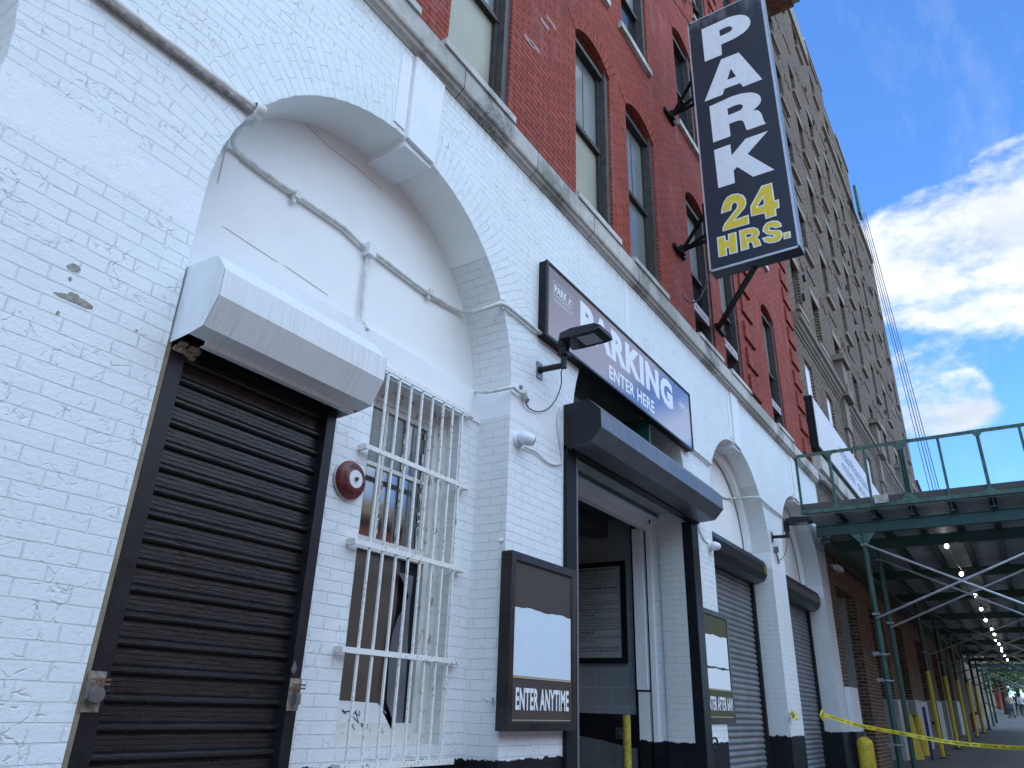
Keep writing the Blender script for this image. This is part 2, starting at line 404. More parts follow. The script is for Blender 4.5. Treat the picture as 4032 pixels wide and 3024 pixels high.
M['sign_black'] = plain('charcoal_sign_face', (.024, .029, .040), .38, var=.25, scale=1.7, bump=.05)
M['sign_white'] = plain('sign_white_vinyl', (.86, .87, .88), .45, var=.05, scale=8, bump=0)
M['sign_yellow'] = plain('sign_yellow_vinyl', (.85, .62, .045), .45, var=.06, scale=8, bump=0)
M['alu'] = plain('aluminium_trim', (.62, .65, .68), .35, metal=.4, var=.06, bump=0)
M['navy'] = plain('navy_sheet_metal', (.010, .014, .028), .4, var=.2, bump=.05)
M['letter_white'] = plain('lettering_white', (.78, .80, .82), .4, var=.02, bump=0)
M['green_steel'] = plain('green_painted_steel', (.016, .060, .045), .42, var=.35, scale=6, bump=.2)
M['green_worn'] = plain('worn_green_steel', (.055, .115, .090), .6, var=.45, scale=9, bump=.3)
M['yellow'] = plain('yellow_paint', (.60, .45, .03), .45, var=.25, scale=18, bump=.2)
M['bollard_yellow'] = plain('chipped_yellow_paint', (.42, .32, .05), .5, var=.5, scale=20, bump=.4)
M['galv_tube'] = plain('galvanised_tube', (.55, .56, .57), .4, metal=.5, var=.2, bump=.1)
M['plank'] = plain('grey_timber_plank', (.06, .05, .042), .8, var=.4, scale=6, bump=.4)
M['cmu'] = raw_brick('grey_block_wall', (.30, .33, .35), (.27, .30, .32), (.38, .41, .42), wd=0.41, ht=0.205, mortar=0.006, warp=.001, stain=(.10, .11, .12), bump=.25)
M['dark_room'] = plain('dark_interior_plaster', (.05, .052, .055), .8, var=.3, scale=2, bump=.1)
M['concrete'] = plain('sidewalk_concrete', (.16, .155, .15), .85, var=.3, scale=1.5, bump=.3)
M['board_brown'] = plain('brown_board', (.085, .068, .052), .55, var=.2, scale=3, bump=.1)
M['bell_red'] = plain('dull_red_paint', (.16, .030, .026), .45, var=.4, scale=25, bump=.2)
M['blue_paint'] = plain('blue_paint', (.015, .03, .22), .5, var=.2)
M['red_paint'] = plain('red_paint', (.30, .015, .015), .45, var=.2)
M['bulb'] = plain('glowing_bulb', (.9, .9, .85), .3, bump=0, emit=((1.0, .97, .88), 11.0))
M['led'] = plain('lamp_lens', (.30, .30, .29), .25, bump=0, var=.12, scale=30)
M['camera_white'] = plain('white_plastic', (.70, .72, .75), .3, bump=0, var=.02)
M['glass_dark'] = plain('dark_lens', (.01, .01, .012), .05, bump=0)
M['cable_white'] = plain('white_cable', (.60, .60, .58), .5, bump=0)
M['rope'] = plain('grey_rope', (.10, .10, .10), .8, bump=0)
M['billboard'] = plain('pinkish_white_panel', (.64, .60, .60), .55, var=.05, scale=1, bump=0)
M['bb_blue'] = plain('slate_blue_lettering', (.16, .23, .36), .5, var=.05, bump=0)
M['poster_brown'] = plain('dark_brown_print', (.075, .060, .052), .6, var=.08, bump=0, spec=.2)
M['poster_olive'] = plain('dark_olive_print', (.085, .085, .042), .6, var=.08, bump=0, spec=.2)
M['poster_blue'] = plain('pale_blue_panel', (.62, .72, .80), .35, var=.02, bump=0)
M['poster_white'] = plain('white_panel', (.78, .80, .82), .35, var=.02, bump=0)
M['gold'] = plain('gold_line', (.45, .34, .20), .4, var=.05, bump=0)
M['notice_paper'] = plain('aged_notice_sheet', (.33, .36, .36), .6, var=.06, bump=0)
M['ink'] = plain('black_ink', (.012, .012, .014), .6, var=.05, bump=0)
M['tape'] = plain('yellow_plastic_tape', (.68, .56, .02), .35, var=.1, bump=.1)
M['asphalt'] = plain('asphalt', (.055, .055, .057), .9, var=.25, scale=5, bump=.4)
M['wood_eave'] = plain('painted_eave_timber', (.16, .095, .05), .7, var=.5, scale=5, bump=.3)
M['verdigris'] = plain('verdigris_metal', (.22, .42, .30), .6, var=.35, scale=9, bump=.2)
M['tan_stone'] = plain('tan_stone', (.30, .25, .17), .8, var=.15)
M['grey_box'] = plain('dark_grey_box', (.10, .10, .105), .5, bump=0)

# ------------------------------------------------------------------ ground
def gz(x):
    return 0.0207 * x if x < 50 else 1.035 + (x - 50) * 0.033
def ground_strip(name, y0, y1, dz, mat):
    b = MB(); xs = [-60, -10, 0, 10, 20, 30, 40, 50, 60, 80, 110, 150, 200, 300]
    for a, c in zip(xs, xs[1:]): b.face([(a, y0, gz(a) + dz), (c, y0, gz(c) + dz), (c, y1, gz(c) + dz), (a, y1, gz(a) + dz)])
    return tag(b.build(name, mat), kind='structure')
def sidewalk_mat():
    t = NT('sidewalk_flags'); uv = t.uv()
    c, f = t.brick(uv, (.155, .15, .145), (.12, .118, .115), (.05, .05, .05), 1.5, 1.5, .012, .2, 0.0)
    n, _ = t.noise(uv, 2.0, 6, .65); n2, _ = t.noise(uv, 30, 4, .7)
    c = t.mix(t.ramp(n, .4, .75, 0, .6), c, (.07, .068, .065)); c = t.mix(t.ramp(n2, .3, .7, 0, .3), c, (.21, .2, .19))
    t.set('Base Color', c); t.set('Roughness', .85); t.set('Normal', t.bump(t.math('SUBTRACT', n2, f), .5, .006)); return t.mat
M['flags'] = sidewalk_mat()
ground_strip('ground', -400, 400, -0.30, M['asphalt'])
ground_strip('sidewalk', -2.4, 60, 0.0, M['flags'])
ground_strip('road', -11.0, -2.55, -0.14, M['asphalt'])
ground_strip('far_pavement', -60, -11.0, 0.0, M['flags'])
b = MB()
for a in range(-20, 200, 10):
    for (y0, y1) in ((-2.55, -2.4), (-11.15, -11.0)):
        b.face([(a, y0, gz(a) + .004), (a + 10, y0, gz(a + 10) + .004), (a + 10, y1, gz(a + 10) + .004), (a, y1, gz(a) + .004)])
    b.face([(a, -2.55, gz(a) - .14), (a + 10, -2.55, gz(a + 10) - .14), (a + 10, -2.55, gz(a + 10) + .004), (a, -2.55, gz(a) + .004)])
tag(b.build('kerb', M['concrete']), kind='structure')

# ------------------------------------------------------------------ the warehouse with the white ground floor
FY = 3.0                       # face of the ground floor
RY = 3.30                      # face of the walls set back inside the arches
TY = 3.38                      # face of the boarded arch heads
TOP = 5.965
SPR, RAD, RING = 3.745, 1.40, 0.37
ARCH = [(-0.75, 1.40), (3.01, 1.41), (6.85, 1.42), (10.46, 1.38), (14.04, 1.40)]
bld = thing('brick_warehouse', 'red brick warehouse whose arched ground floor is painted white', 'building', (-2.6, 3.0, 0))
XL, XR = -2.55, 16.14
NSEG = 28
b = MB()
bounds = [XL] + [((ARCH[i][0] + ARCH[i][1]) + (ARCH[i + 1][0] - ARCH[i + 1][1])) / 2 for i in range(4)] + [XR]
def arc(c, r, k, n=NSEG):
    a = math.pi * (1 - k / n); return (c + r * math.cos(a), SPR + r * math.sin(a))
for i, (c, r) in enumerate(ARCH):
    xa, xb = bounds[i], bounds[i + 1]; ro = r + RING - 0.005
    # piers: base, impost band, upper shaft to the springing
    for (p0, p1) in ((xa, c - r), (c + r, xb)):
        z0 = gz(p0) - .1
        b.face([(p0, FY, z0), (p1, FY, z0), (p1, FY, 3.505), (p0, FY, 3.505)], 0)
        b.face([(p0, FY, 3.505), (p1, FY, 3.505), (p1, FY, SPR), (p0, FY, SPR)], 1)
    # voussoir ring with radial courses
    for k in range(NSEG):
        a0, a1 = arc(c, r, k), arc(c, r, k + 1)
        b0, b1 = arc(c, ro, k), arc(c, ro, k + 1)
        t0, t1 = math.pi * r * 1.12 * k / NSEG, math.pi * r * 1.12 * (k + 1) / NSEG
        b0 = (max(xa, min(xb, b0[0])), b0[1]); b1 = (max(xa, min(xb, b1[0])), b1[1])
        b.face([(a0[0], FY, a0[1]), (a1[0], FY, a1[1]), (b1[0], FY, b1[1]), (b0[0], FY, b0[1])], 0, [(0, t0), (0, t1), (RING, t1), (RING, t0)])
        b.face([(b0[0], FY, b0[1]), (b1[0], FY, b1[1]), (b1[0], FY, TOP), (b0[0], FY, TOP)], 0)
    for (p0, p1) in ((xa, arc(c, ro, 0)[0]), (arc(c, ro, NSEG)[0], xb)):
        if p1 - p0 > .01: b.face([(p0, FY, SPR), (p1, FY, SPR), (p1, FY, TOP), (p0, FY, TOP)], 0)
    # reveals and the underside of the arch
    dep = TY + .01
    for sx in (-1, 1):
        x = c + sx * r; z0 = gz(x) - .1
        for (za, zb, m) in ((z0, 3.505, 2), (3.505, SPR, 1)):
            b.face([(x, FY, za), (x, dep, za), (x, dep, zb), (x, FY, zb)], m)
    for k in range(NSEG):
        a0, a1 = arc(c, r, k), arc(c, r, k + 1); t0, t1 = math.pi * r * k / NSEG, math.pi * r * (k + 1) / NSEG
        zz = 2 if (k > NSEG * .72 or k < NSEG * .12) else 3
        b.face([(a0[0], FY, a0[1]), (a0[0], dep, a0[1]), (a1[0], dep, a1[1]), (a1[0], FY, a1[1])], zz, [(0, t0), (.4, t0), (.4, t1), (0, t1)])
b.face([(XR, FY, -.1), (XR, 6, -.1), (XR, 6, TOP), (XR, FY, TOP)], 0)
b.build('ground_floor_wall', [M['white_brick'], M['white_plaster'], M['white_reveal'], M['tympanum']], bld)

# keystones
for i, (c, r) in enumerate(ARCH):
    b = MB(); x0, x1 = c - .07, c + .23; z0 = SPR + r * .985
    pr = [(x0, FY - .032, z0), (x1, FY - .032, z0 - .02), (x1 + .045, FY - .032, 5.93), (x0, FY - .032, 5.93)]
    if i != 2: b.prism(pr, (0, .06 if i else .05, 0))
    b.box(x0 - .13, x0 - .02, FY - .010, FY + .01, z0 + .06, 5.86)
    b.box(x0 + .01, x1 + .0, FY - .0, TY, z0 - .055, z0 + .02)
    b.build('keystone', M['white_plaster'], bld)

# walls set back inside the arches
def wall_holes(b, x0, x1, z0, z1, y, holes, m=0, rev=.12, mr=0):
    """rectangular wall at y with rectangular holes (hx0, hx1, hz0, hz1)"""
    xs = sorted({x0, x1} | {h[0] for h in holes} | {h[1] for h in holes}); zs = sorted({z0, z1} | {h[2] for h in holes} | {h[3] for h in holes})
    for a, c in zip(xs, xs[1:]):
        for d, e in zip(zs, zs[1:]):
            mx_, mz_ = (a + c) / 2, (d + e) / 2
            if any(h[0] < mx_ < h[1] and h[2] < mz_ < h[3] for h in holes): continue
            b.face([(a, y, d), (c, y, d), (c, y, e), (a, y, e)], m)
    for (hx0, hx1, hz0, hz1) in holes:
        for x in (hx0, hx1): b.face([(x, y, hz0), (x, y + rev, hz0), (x, y + rev, hz1), (x, y, hz1)], mr)
        for z in (hz0, hz1): b.face([(hx0, y, z), (hx1, y, z), (hx1, y + rev, z), (hx0, y + rev, z)], mr)
WX0, WX1, WZ0, WZ1 = 3.235, 4.17, 1.16, 3.455      # barred window
c, r = ARCH[1]
b = MB()
wall_holes(b, c - r, c + r, gz(c) - .1, 3.475, RY, [(WX0, WX1, WZ0, WZ1)], 0, .24, 2)
b.box(c - r, c + r, RY - .012, TY, 3.475, 3.73, 1)           # rough lintel slab with a ledge above
b.build('recess_wall', [M['white_brick'], M['white_plaster'], M['white_reveal']], bld)
def arch_head(i, z0, name='arch_head_panel'):
    c, r = ARCH[i]; b = MB()
    for k in range(NSEG):
        a0, a1 = arc(c, r, k), arc(c, r, k + 1)
        b.face([(a0[0], TY, z0), (a1[0], TY, z0), (a1[0], TY, a1[1]), (a0[0], TY, a0[1])])
    return b
b = arch_head(1, 3.70)
# thin trim board that follows the left side of the arch
b.box(1.62, 1.86, TY - .014, TY, 3.74, 4.12); b.box(1.86, 1.95, TY - .010, TY, 3.74, 4.55)
b.build('arch_head_panel', M['tympanum'], bld)
jm = plain('dirty_joint', (.16, .155, .14), .8, bump=0)
for pts_ in ([(844, 869), (930, 925), (1010, 978), (1090, 1030)], [(1199, 484), (1250, 535), (1300, 580), (1350, 618), (1440, 690), (1500, 745)], [(1120, 1045), (1200, 1100), (1290, 1162)]):
    b = MB(); q_ = [P(x, y, TY - .002) for x, y in pts_]
    for u_, v_ in zip(q_, q_[1:]): b.bar(u_, v_, .0018, .0016)
    b.build('hairline_crack', jm, bld)
for i in (0,):
    c, r = ARCH[i]; b = MB(); b.face([(c - r, RY, -.1), (c + r, RY, -.1), (c + r, RY, 3.73), (c - r, RY, 3.73)]); b.build('recess_wall', M['white_brick'], bld)
    arch_head(i, 3.70).build('arch_head_panel', M['tympanum'], bld)
for i in (3, 4):
    b = arch_head(i, 3.55); c, r = ARCH[i]
    b.box(c - r, c + r, TY - .05, TY, 3.52, 3.66)
    b.box(c - r + .2, c + r, TY - .03, TY, 3.66, 3.70)
    b.build('arch_head_panel', M['tympanum'], bld)
    b = MB()                                                # inner curved trim of the arch head
    for k in range(NSEG // 2, NSEG):
        a0, a1 = arc(c, r - .001, k), arc(c, r - .001, k + 1); b0, b1 = arc(c, r - .16, k), arc(c, r - .16, k + 1)
        b.prism([(a0[0], TY - .10, a0[1]), (a1[0], TY - .10, a1[1]), (b1[0], TY - .10, b1[1]), (b0[0], TY - .10, b0[1])], (0, .08, 0))
    b.build('arch_trim', M['tympanum'], bld)

# black base course: projecting skirt on the piers is paint only, so nothing here

# stone band between the floors
def profile(b, prof, x0, x1, m=0):
    for (p, q) in zip(prof, prof[1:]):
        b.face([(x0, p[0], p[1]), (x1, p[0], p[1]), (x1, q[0], q[1]), (x0, q[0], q[1])], m, [(x0, p[1]), (x1, p[1]), (x1, q[1]), (x0, q[1])])
    for x in (x0, x1): b.face([(x, p[0], p[1]) for p in prof] + [(x, 3.06, prof[-1][1]), (x, 3.06, prof[0][1])], m)
b = MB()
profile(b, [(3.05, 5.955), (2.985, 5.958), (2.975, 5.972), (2.945, 5.985), (2.935, 6.01), (2.912, 6.018), (2.905, 6.04), (2.905, 6.225), (2.93, 6.235), (3.05, 6.25)], XL, XR + .02)
b.build('stone_band', M['cornice_stone'], bld)

# upper brick wall with segmental-headed windows
WIN = []
cols2 = [(1.95, 2.88), (3.30, 4.215), (5.525, 6.43), (6.91, 7.84), (9.09, 9.98), (10.48, 11.39), (13.16, 14.09)]
for fl, (zs, zp) in enumerate(((6.24, 8.85), (10.25, 12.50), (14.12, 16.3), (17.3, 19.0))):
    for (a, c2) in cols2: WIN.append((a, c2, zs, zp, fl))
UY = 3.0
RISE = 0.20
def seg(a, c2, zp, k, n=8, off=0.0):
    w = (c2 - a) / 2; R0 = (w * w + RISE * RISE) / (2 * RISE); cz = zp + RISE - R0; th = math.asin(w / R0)
    t = -th + 2 * th * k / n; return ((a + c2) / 2 + (R0 + off) * math.sin(t), cz + (R0 + off) * math.cos(t))
b = MB()
xs = sorted({XL, XR} | {a for a, _ in cols2} | {c2 for _, c2 in cols2})
UTOP = 20.2
for a, c2 in zip(xs, xs[1:]):
    ws = [q for q in WIN if abs(q[0] - a) < 1e-6]
    if not ws: b.face([(a, UY, 6.2), (c2, UY, 6.2), (c2, UY, UTOP), (a, UY, UTOP)]); continue
    z = 6.2
    for (_, _, zs, zp, fl) in ws:
        if zs > z: b.face([(a, UY, z), (c2, UY, z), (c2, UY, zs), (a, UY, zs)])
        zt = zp + RISE + .05
        for k in range(8):
            p, q = seg(a, c2, zp, k), seg(a, c2, zp, k + 1)
            b.face([(p[0], UY, p[1]), (q[0], UY, q[1]), (q[0], UY, zt), (p[0], UY, zt)])
            b.face([(p[0], UY, p[1]), (p[0], UY + .13, p[1]), (q[0], UY + .13, q[1]), (q[0], UY, q[1])], 1)
        for x in (a, c2): b.face([(x, UY, zs), (x, UY + .13, zs), (x, UY + .13, zp), (x, UY, zp)])
        b.face([(a, UY, zs), (c2, UY, zs), (c2, UY + .13, zs), (a, UY + .13, zs)])
        z = zt
    b.face([(a, UY, z), (c2, UY, z), (c2, UY, UTOP), (a, UY, UTOP)])
b.face([(XR, UY, 5.9), (XR, 20, 5.9), (XR, 20, UTOP), (XR, UY, UTOP)]); b.face([(XL, UY, -.1), (XL, 20, -.1), (XL, 20, UTOP), (XL, UY, UTOP)])
b.face([(XL, 20, -.1), (XR, 20, -.1), (XR, 20, UTOP), (XL, 20, UTOP)]); b.face([(XL, UY, UTOP), (XR, UY, UTOP), (XR, 20, UTOP), (XL, 20, UTOP)])
b.build('upper_wall', [M['red_brick'], M['red_brick_arch']], bld)
for (a, c2, zs, zp, fl) in WIN:
    if fl > 2: continue
    b = MB()                                                # three rowlock courses over the opening
    for k in range(8):
        p, q, p2, q2 = seg(a, c2, zp, k), seg(a, c2, zp, k + 1), seg(a, c2, zp, k, off=.30), seg(a, c2, zp, k + 1, off=.30)
        t0, t1 = k * .128, (k + 1) * .128
        b.face([(p[0], UY - .004, p[1]), (q[0], UY - .004, q[1]), (q2[0], UY - .004, q2[1]), (p2[0], UY - .004, p2[1])], 0, [(0.001, t0), (0.001, t1), (.30, t1), (.30, t0)])
        b.face([(p[0], UY - .004, p[1]), (p[0], UY, p[1]), (q[0], UY, q[1]), (q[0], UY - .004, q[1])])
    b.build('brick_arch', M['red_brick_arch'], bld)
# raised brick quoins
for (q0, q1, zz) in ((11.66, 12.27, 6.42), (15.38, 16.00, 6.45)):
    b = MB()
    for k in range(26): b.box(q0, q1, UY - .045, UY, zz + k * .525, zz + .33 + k * .525, skip='b')
    b.build('quoin', M['red_brick'], bld)
# sills
for (a, c2, zs, zp, fl) in WIN:
    if fl > 2: continue
    b = MB()
    if fl == 0: b.box(a - .14, c2 - .03, 2.885, 3.0, 6.232, 6.30)
    else: b.box(a - .13, c2 + .0, 2.94, 3.0, zs - .11, zs - .005)
    b.build('sill', M['sill_stone'], bld)

# windows
def upper_window(a, c2, zs, zp, fl, i):
    y = UY + .085; f = MB(); wd = .05
    f.box(a, a + wd, y - .03, y + .12, zs, zp + .06); f.box(c2 - .085, c2, y - .055, y + .12, zs, zp + .06, 1)
    f.box(a, c2, y - .03, y + .12, zp - .055, zp + .01)
    zm = zs + (zp - zs) * (0.48 if fl else 0.52)
    f.box(a + wd, c2 - .085, y + .005, y + .08, zs, zs + .07)
    f.box(a + wd, a + wd + .045, y + .02, y + .08, zs, zp); f.box(c2 - .13, c2 - .085, y + .02, y + .08, zs, zp)
    o = f.build('window', [M['dark_wood'], M['frame_side']], bld)
    s = MB()
    for k in range(8):
        p, q = seg(a, c2, zp, k), seg(a, c2, zp, k + 1)
        s.face([(p[0], y + .045, zp), (q[0], y + .045, zp), (q[0], y + .045, q[1]), (p[0], y + .045, p[1])])
    s.build('spandrel', M['shade'], o)
    s = MB(); s.box(a + wd, c2 - .085, y + .01, y + .075, zm - .03, zm + .03); s.build('meeting_rail', M['dark_wood'], o)
    dark = (fl == 0 and i in (4, 5, 6))
    s = MB(); s.face([(a + wd, y + .06, zm), (c2 - .085, y + .06, zm), (c2 - .085, y + .06, zp), (a + wd, y + .06, zp)]); s.build('pane', M['shade'] if not (fl == 1 and i == 4) else M['dark_pane'], o)
    s = MB(); s.face([(a + wd, y + .065, zs), (c2 - .085, y + .065, zs), (c2 - .085, y + .065, zm), (a + wd, y + .065, zm)])
    s.build('pane', M['dark_pane'] if dark or fl > 0 else (M['shade_tan'] if i < 3 else M['shade']), o)
    if dark:
        z0 = zs + (.62 if i < 6 else .56)
        s = MB(); s.box(a + .01, c2 - .05, y - .04, y - .02, z0, z0 + .15); pb = s.build('printed_board', M['shade_pink'], o)
        s = MB(); rr = random.Random(i)
        for k in range(6 if i == 6 else 9):
            xx = a + .08 + k * (.075 if i < 6 else .115); zz = z0 + .03
            s.box(xx, xx + rr.uniform(.018, .05), y - .0425, y - .0405, zz + rr.uniform(0, .03), zz + rr.uniform(.05, .09))
        s.build('worn_print', M['worn_print'], o)
    if fl == 0 and i in (1, 2, 3):
        z0 = zs + 1.1
        s = MB(); s.box((a + c2) / 2 - .01, (a + c2) / 2 - .002, y + .052, y + .058, zm, zp - .05); s.build('glazing_bar', M['shade_bar'], o)
M['shade_pink'] = plain('faded_pink_board', (.42, .36, .37), .6, var=.1, bump=0)
M['worn_print'] = plain('worn_red_print', (.22, .09, .10), .6, var=.3, bump=0)
M['shade_bar'] = plain('grey_bar', (.11, .12, .12), .5, bump=0)
for (a, c2, zs, zp, fl) in WIN: upper_window(a, c2, zs, zp, fl, [q[0] for q in cols2].index(a))
# white square paint patches left on the bricks
b = MB()
# roof eave with brackets
b.box(XL - .2, XR + .25, 1.80, 3.0, 19.95, 20.35)
b.box(XL - .2, XR + .25, 1.62, 1.80, 20.05, 20.6, 1)
b.box(XL - .2, XR + .25, 2.85, 3.0, 19.3, 19.95, 0)
b.build('roof_eave', [M['wood_eave'], M['verdigris']], bld)

# ---- ground floor openings -------------------------------------------------
def curtain(b, x0, x1, y, z0, z1, pitch, style='deep', m=0):
    z = z1
    if style == 'deep':     # broad ribbed slats with a bulging lip at each joint
        pr = [(0, 0), (.012, -.003), (.021, -.011), (.021, -.021), (.013, -.029), (.0, -.034), (-.006, -.036), (-.006, -.0395)]
        flat = [(.003, -.043), (.003, -.058), (.0012, -.0595), (.003, -.061), (.003, -.078), (.0012, -.0795), (.003, -.081), (.003, -.097), (.0012, -.0985), (.003, -.100)]
        prof = pr + [(p, q) for p, q in flat if -q < pitch - .004] + [(0, -pitch)]
    else:
        prof = [(0, 0), (.012, -.008), (.016, -.022), (.012, -.038), (.004, -.050), (-.006, -.054), (-.006, -.060), (0, -pitch)]
    while z > z0:
        for p, q in zip(prof, prof[1:]):
            b.face([(x0, y - p[0], z + p[1]), (x1, y - p[0], z + p[1]), (x1, y - q[0], z + q[1]), (x0, y - q[0], z + q[1])], m)
        z -= pitch
def hood(b, x0, x1, pts, m=0, me=None):
    """sheet-metal box over a roller: pts are (y, z) of its section"""
    for p, q in zip(pts, pts[1:]): b.face([(x0, p[0], p[1]), (x1, p[0], p[1]), (x1, q[0], q[1]), (x0, q[0], q[1])], m)
    for x in (x0, x1): b.face([(x, p[0], p[1]) for p in pts], m if me is None else me)
# door with the black roller shutter
def paint_slats():
    t = NT('thick_black_slat_paint'); p = t.pos()
    n, _ = t.noise(p, 30, 5, .7, mapping=(.35, 1, 2)); n2, _ = t.noise(p, 3, 3, .6)
    t.set('Base Color', t.mix(t.ramp(n, .3, .7), (.008, .008, .009), (.021, .020, .019))); t.set('Roughness', t.ramp(n2, .3, .7, .22, .38))
    t.set('Normal', t.bump(n, .7, .004)); return t.mat
M['slat_black'] = paint_slats()
b = MB(); curtain(b, 1.69, 2.60, 3.055, 0.0, 3.084, .1055); sh = b.build('roller_shutter', M['slat_black'], bld)
b = MB(); b.box(1.625, 1.70, 3.0, RY, .02, 2.90); b.build('guide_rail', M['black_paint'], sh)
b = MB(); b.box(1.604, 1.624, 3.004, RY, .02, 2.90); b.build('bare_edge', M['tan_edge'] if 'tan_edge' in M else plain('bare_plywood_edge', (.24, .19, .13), .8, var=.3), sh)
b = MB(); b.box(2.60, 2.665, 3.0, RY, .05, 2.93); b.build('guide_rail', M['black_paint'], sh)
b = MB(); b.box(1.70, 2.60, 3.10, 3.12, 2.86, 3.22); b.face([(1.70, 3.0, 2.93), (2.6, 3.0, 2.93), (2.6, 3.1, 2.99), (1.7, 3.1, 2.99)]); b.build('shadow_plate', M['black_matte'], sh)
b = MB()
hood(b, 1.615, 2.695, [(3.30, 3.33), (3.01, 3.298), (2.772, 3.285), (2.692, 3.185), (2.692, 3.048), (2.765, 2.912), (2.865, 2.895), (2.868, 2.900)])
b.box(1.70, 2.66, 2.862, 2.868, 2.872, 2.90); b.box(1.70, 2.66, 2.868, 2.90, 2.872, 2.876)
def hood_mat():
    t = NT('streaked_white_sheet_metal'); p = t.pos()
    n, _ = t.noise(p, 10, 5, .7, mapping=(7, 1, .25)); n2, _ = t.noise(p, 3, 4, .6)
    c = t.mix(t.math('MULTIPLY', t.ramp(n, .45, .75), t.ramp(n2, .25, .75, .2, .8)), (.72, .74, .75), (.50, .48, .42))
    t.set('Base Color', c); t.set('Roughness', .5); t.set('Normal', t.bump(n2, .05, .003)); return t.mat
M['hood_white'] = hood_mat()
for x in (1.612, 2.698): b.face([(x, 3.30, 3.33), (x, 3.01, 3.298), (x, 2.772, 3.285), (x, 2.692, 3.185), (x, 2.692, 3.048), (x, 2.765, 2.912), (x, 2.865, 2.895), (x, 3.0, 2.886), (x, 3.30, 2.886)])
b.build('hood', M['hood_white'], sh)
b = MB(); rr = random.Random(3)
for k in range(9):
    c0 = Vector((1.68 + rr.uniform(-.03, .06), 2.985 + rr.uniform(-.02, .03), 2.88 + rr.uniform(-.03, .015))); s_ = rr.uniform(.012, .024)
    b.obox(c0, (s_, s_ * rr.uniform(-.3, .3), 0), (0, s_ * .8, s_ * .2), (s_ * .2, 0, s_ * .7))
b.build('mortar_lump', M['tan_stone'], sh)

# garage entrance: black frame, hood, lintel, reveal
b = MB(); c, r = ARCH[2]
b.box(5.27, 5.44, 2.965, 3.0, .1, 3.50); b.box(5.34, 5.46, 3.0, 3.30, .1, 3.6)
gf = b.build('garage_frame', M['black_matte'], bld)
b = MB(); b.box(5.445, 5.475, 2.97, 3.06, .1, 3.45); b.build('guide_rail', M['alu_dull'] if 'alu_dull' in M else plain('dull_grey_channel', (.16, .16, .16), .45, var=.2), gf)
b = MB(); b.box(8.27, 8.478, 2.972, 2.985, .15, 3.47); b.box(8.268, 8.30, 2.985, 3.09, .15, 3.47); b.build('guide_rail', M['black_paint'], gf)
b = MB(); hood(b, 5.27, 8.44, [(3.02, 3.886), (2.741, 3.891), (2.632, 3.778), (2.627, 3.614), (2.734, 3.498), (2.931, 3.485), (2.931, 3.462)], 0, 1)
b.face([(5.27, 3.02, 3.886), (5.27, 2.931, 3.47), (5.27, 3.02, 3.46)], 1)
b.box(5.29, 8.42, 2.93, 3.02, 3.462, 3.485, 1)
b.build('hood', [M['hood_black'], M['black_paint']], gf)
# masonry round the entrance
b = MB()
b.box(5.44, 8.27, 3.12, 3.56, 3.60, 3.72, 0); b.box(5.44, 8.27, 3.06, 3.12, 3.66, 4.1, 1)
b.box(5.44, 8.3, 3.40, 3.52, 3.55, 3.62, 2); b.box(5.44, 8.3, 3.52, 3.60, 3.42, 3.58, 2)
b.face([(8.30, 3.30, .1), (8.30, 3.50, .1), (8.30, 3.50, 3.6), (8.30, 3.30, 3.6)], 3); b.face([(8.27, TY, .1), (8.30, TY, .1), (8.30, TY, 3.7), (8.27, TY, 3.7)], 3)
b.box(8.27, 8.40, 3.50, 3.56, .1, 3.50, 2)
b.box(8.25, 8.33, 3.60, 3.73, 1.62, 3.45, 2); b.box(8.28, 8.35, 3.60, 3.73, .1, 1.60, 2)
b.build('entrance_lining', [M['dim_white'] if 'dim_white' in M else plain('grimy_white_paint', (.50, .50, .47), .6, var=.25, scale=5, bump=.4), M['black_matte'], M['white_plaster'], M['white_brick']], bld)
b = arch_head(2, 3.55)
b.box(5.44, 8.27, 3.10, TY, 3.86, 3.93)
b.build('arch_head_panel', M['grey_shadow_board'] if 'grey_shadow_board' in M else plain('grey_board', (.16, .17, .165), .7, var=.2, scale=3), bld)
b = MB(); b.box(5.32, 8.44, 2.985, TY, 3.9, 3.905); b.box(7.2, 7.23, 3.0, TY, 3.9, 4.42); b.build('cover_board', M['green_steel'], bld)
# room behind
b = MB(); b.box(8.375, 8.50, 3.39, 3.84, -.1, 3.75); b.box(8.34, 8.375, 3.74, 3.79, -.1, 3.75); b.box(8.375, 8.5, 3.84, 12, 0.0, 3.6); b.box(5.1, 5.3, 3.4, 12, 0, 3.7); b.box(5.3, 8.4, 12.0, 12.1, 0, 3.7); b.box(5.3, 8.4, 3.5, 12, 3.63, 3.7); b.build('light_block', M['black_matte'], bld)  # black boxes added behind the lining to keep stray sky light out
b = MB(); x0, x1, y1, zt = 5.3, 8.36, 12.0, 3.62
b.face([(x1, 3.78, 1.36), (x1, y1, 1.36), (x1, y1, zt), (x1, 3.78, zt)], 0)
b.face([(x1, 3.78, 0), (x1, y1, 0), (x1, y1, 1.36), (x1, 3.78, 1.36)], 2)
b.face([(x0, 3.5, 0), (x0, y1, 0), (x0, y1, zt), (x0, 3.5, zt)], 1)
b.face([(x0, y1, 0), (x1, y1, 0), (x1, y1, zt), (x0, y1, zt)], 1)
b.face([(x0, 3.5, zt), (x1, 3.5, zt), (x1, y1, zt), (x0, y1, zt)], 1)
for k in range(4): b.box(x0, x1, 4.1 + k * .8, 4.3 + k * .8, zt - .22, zt, 1)
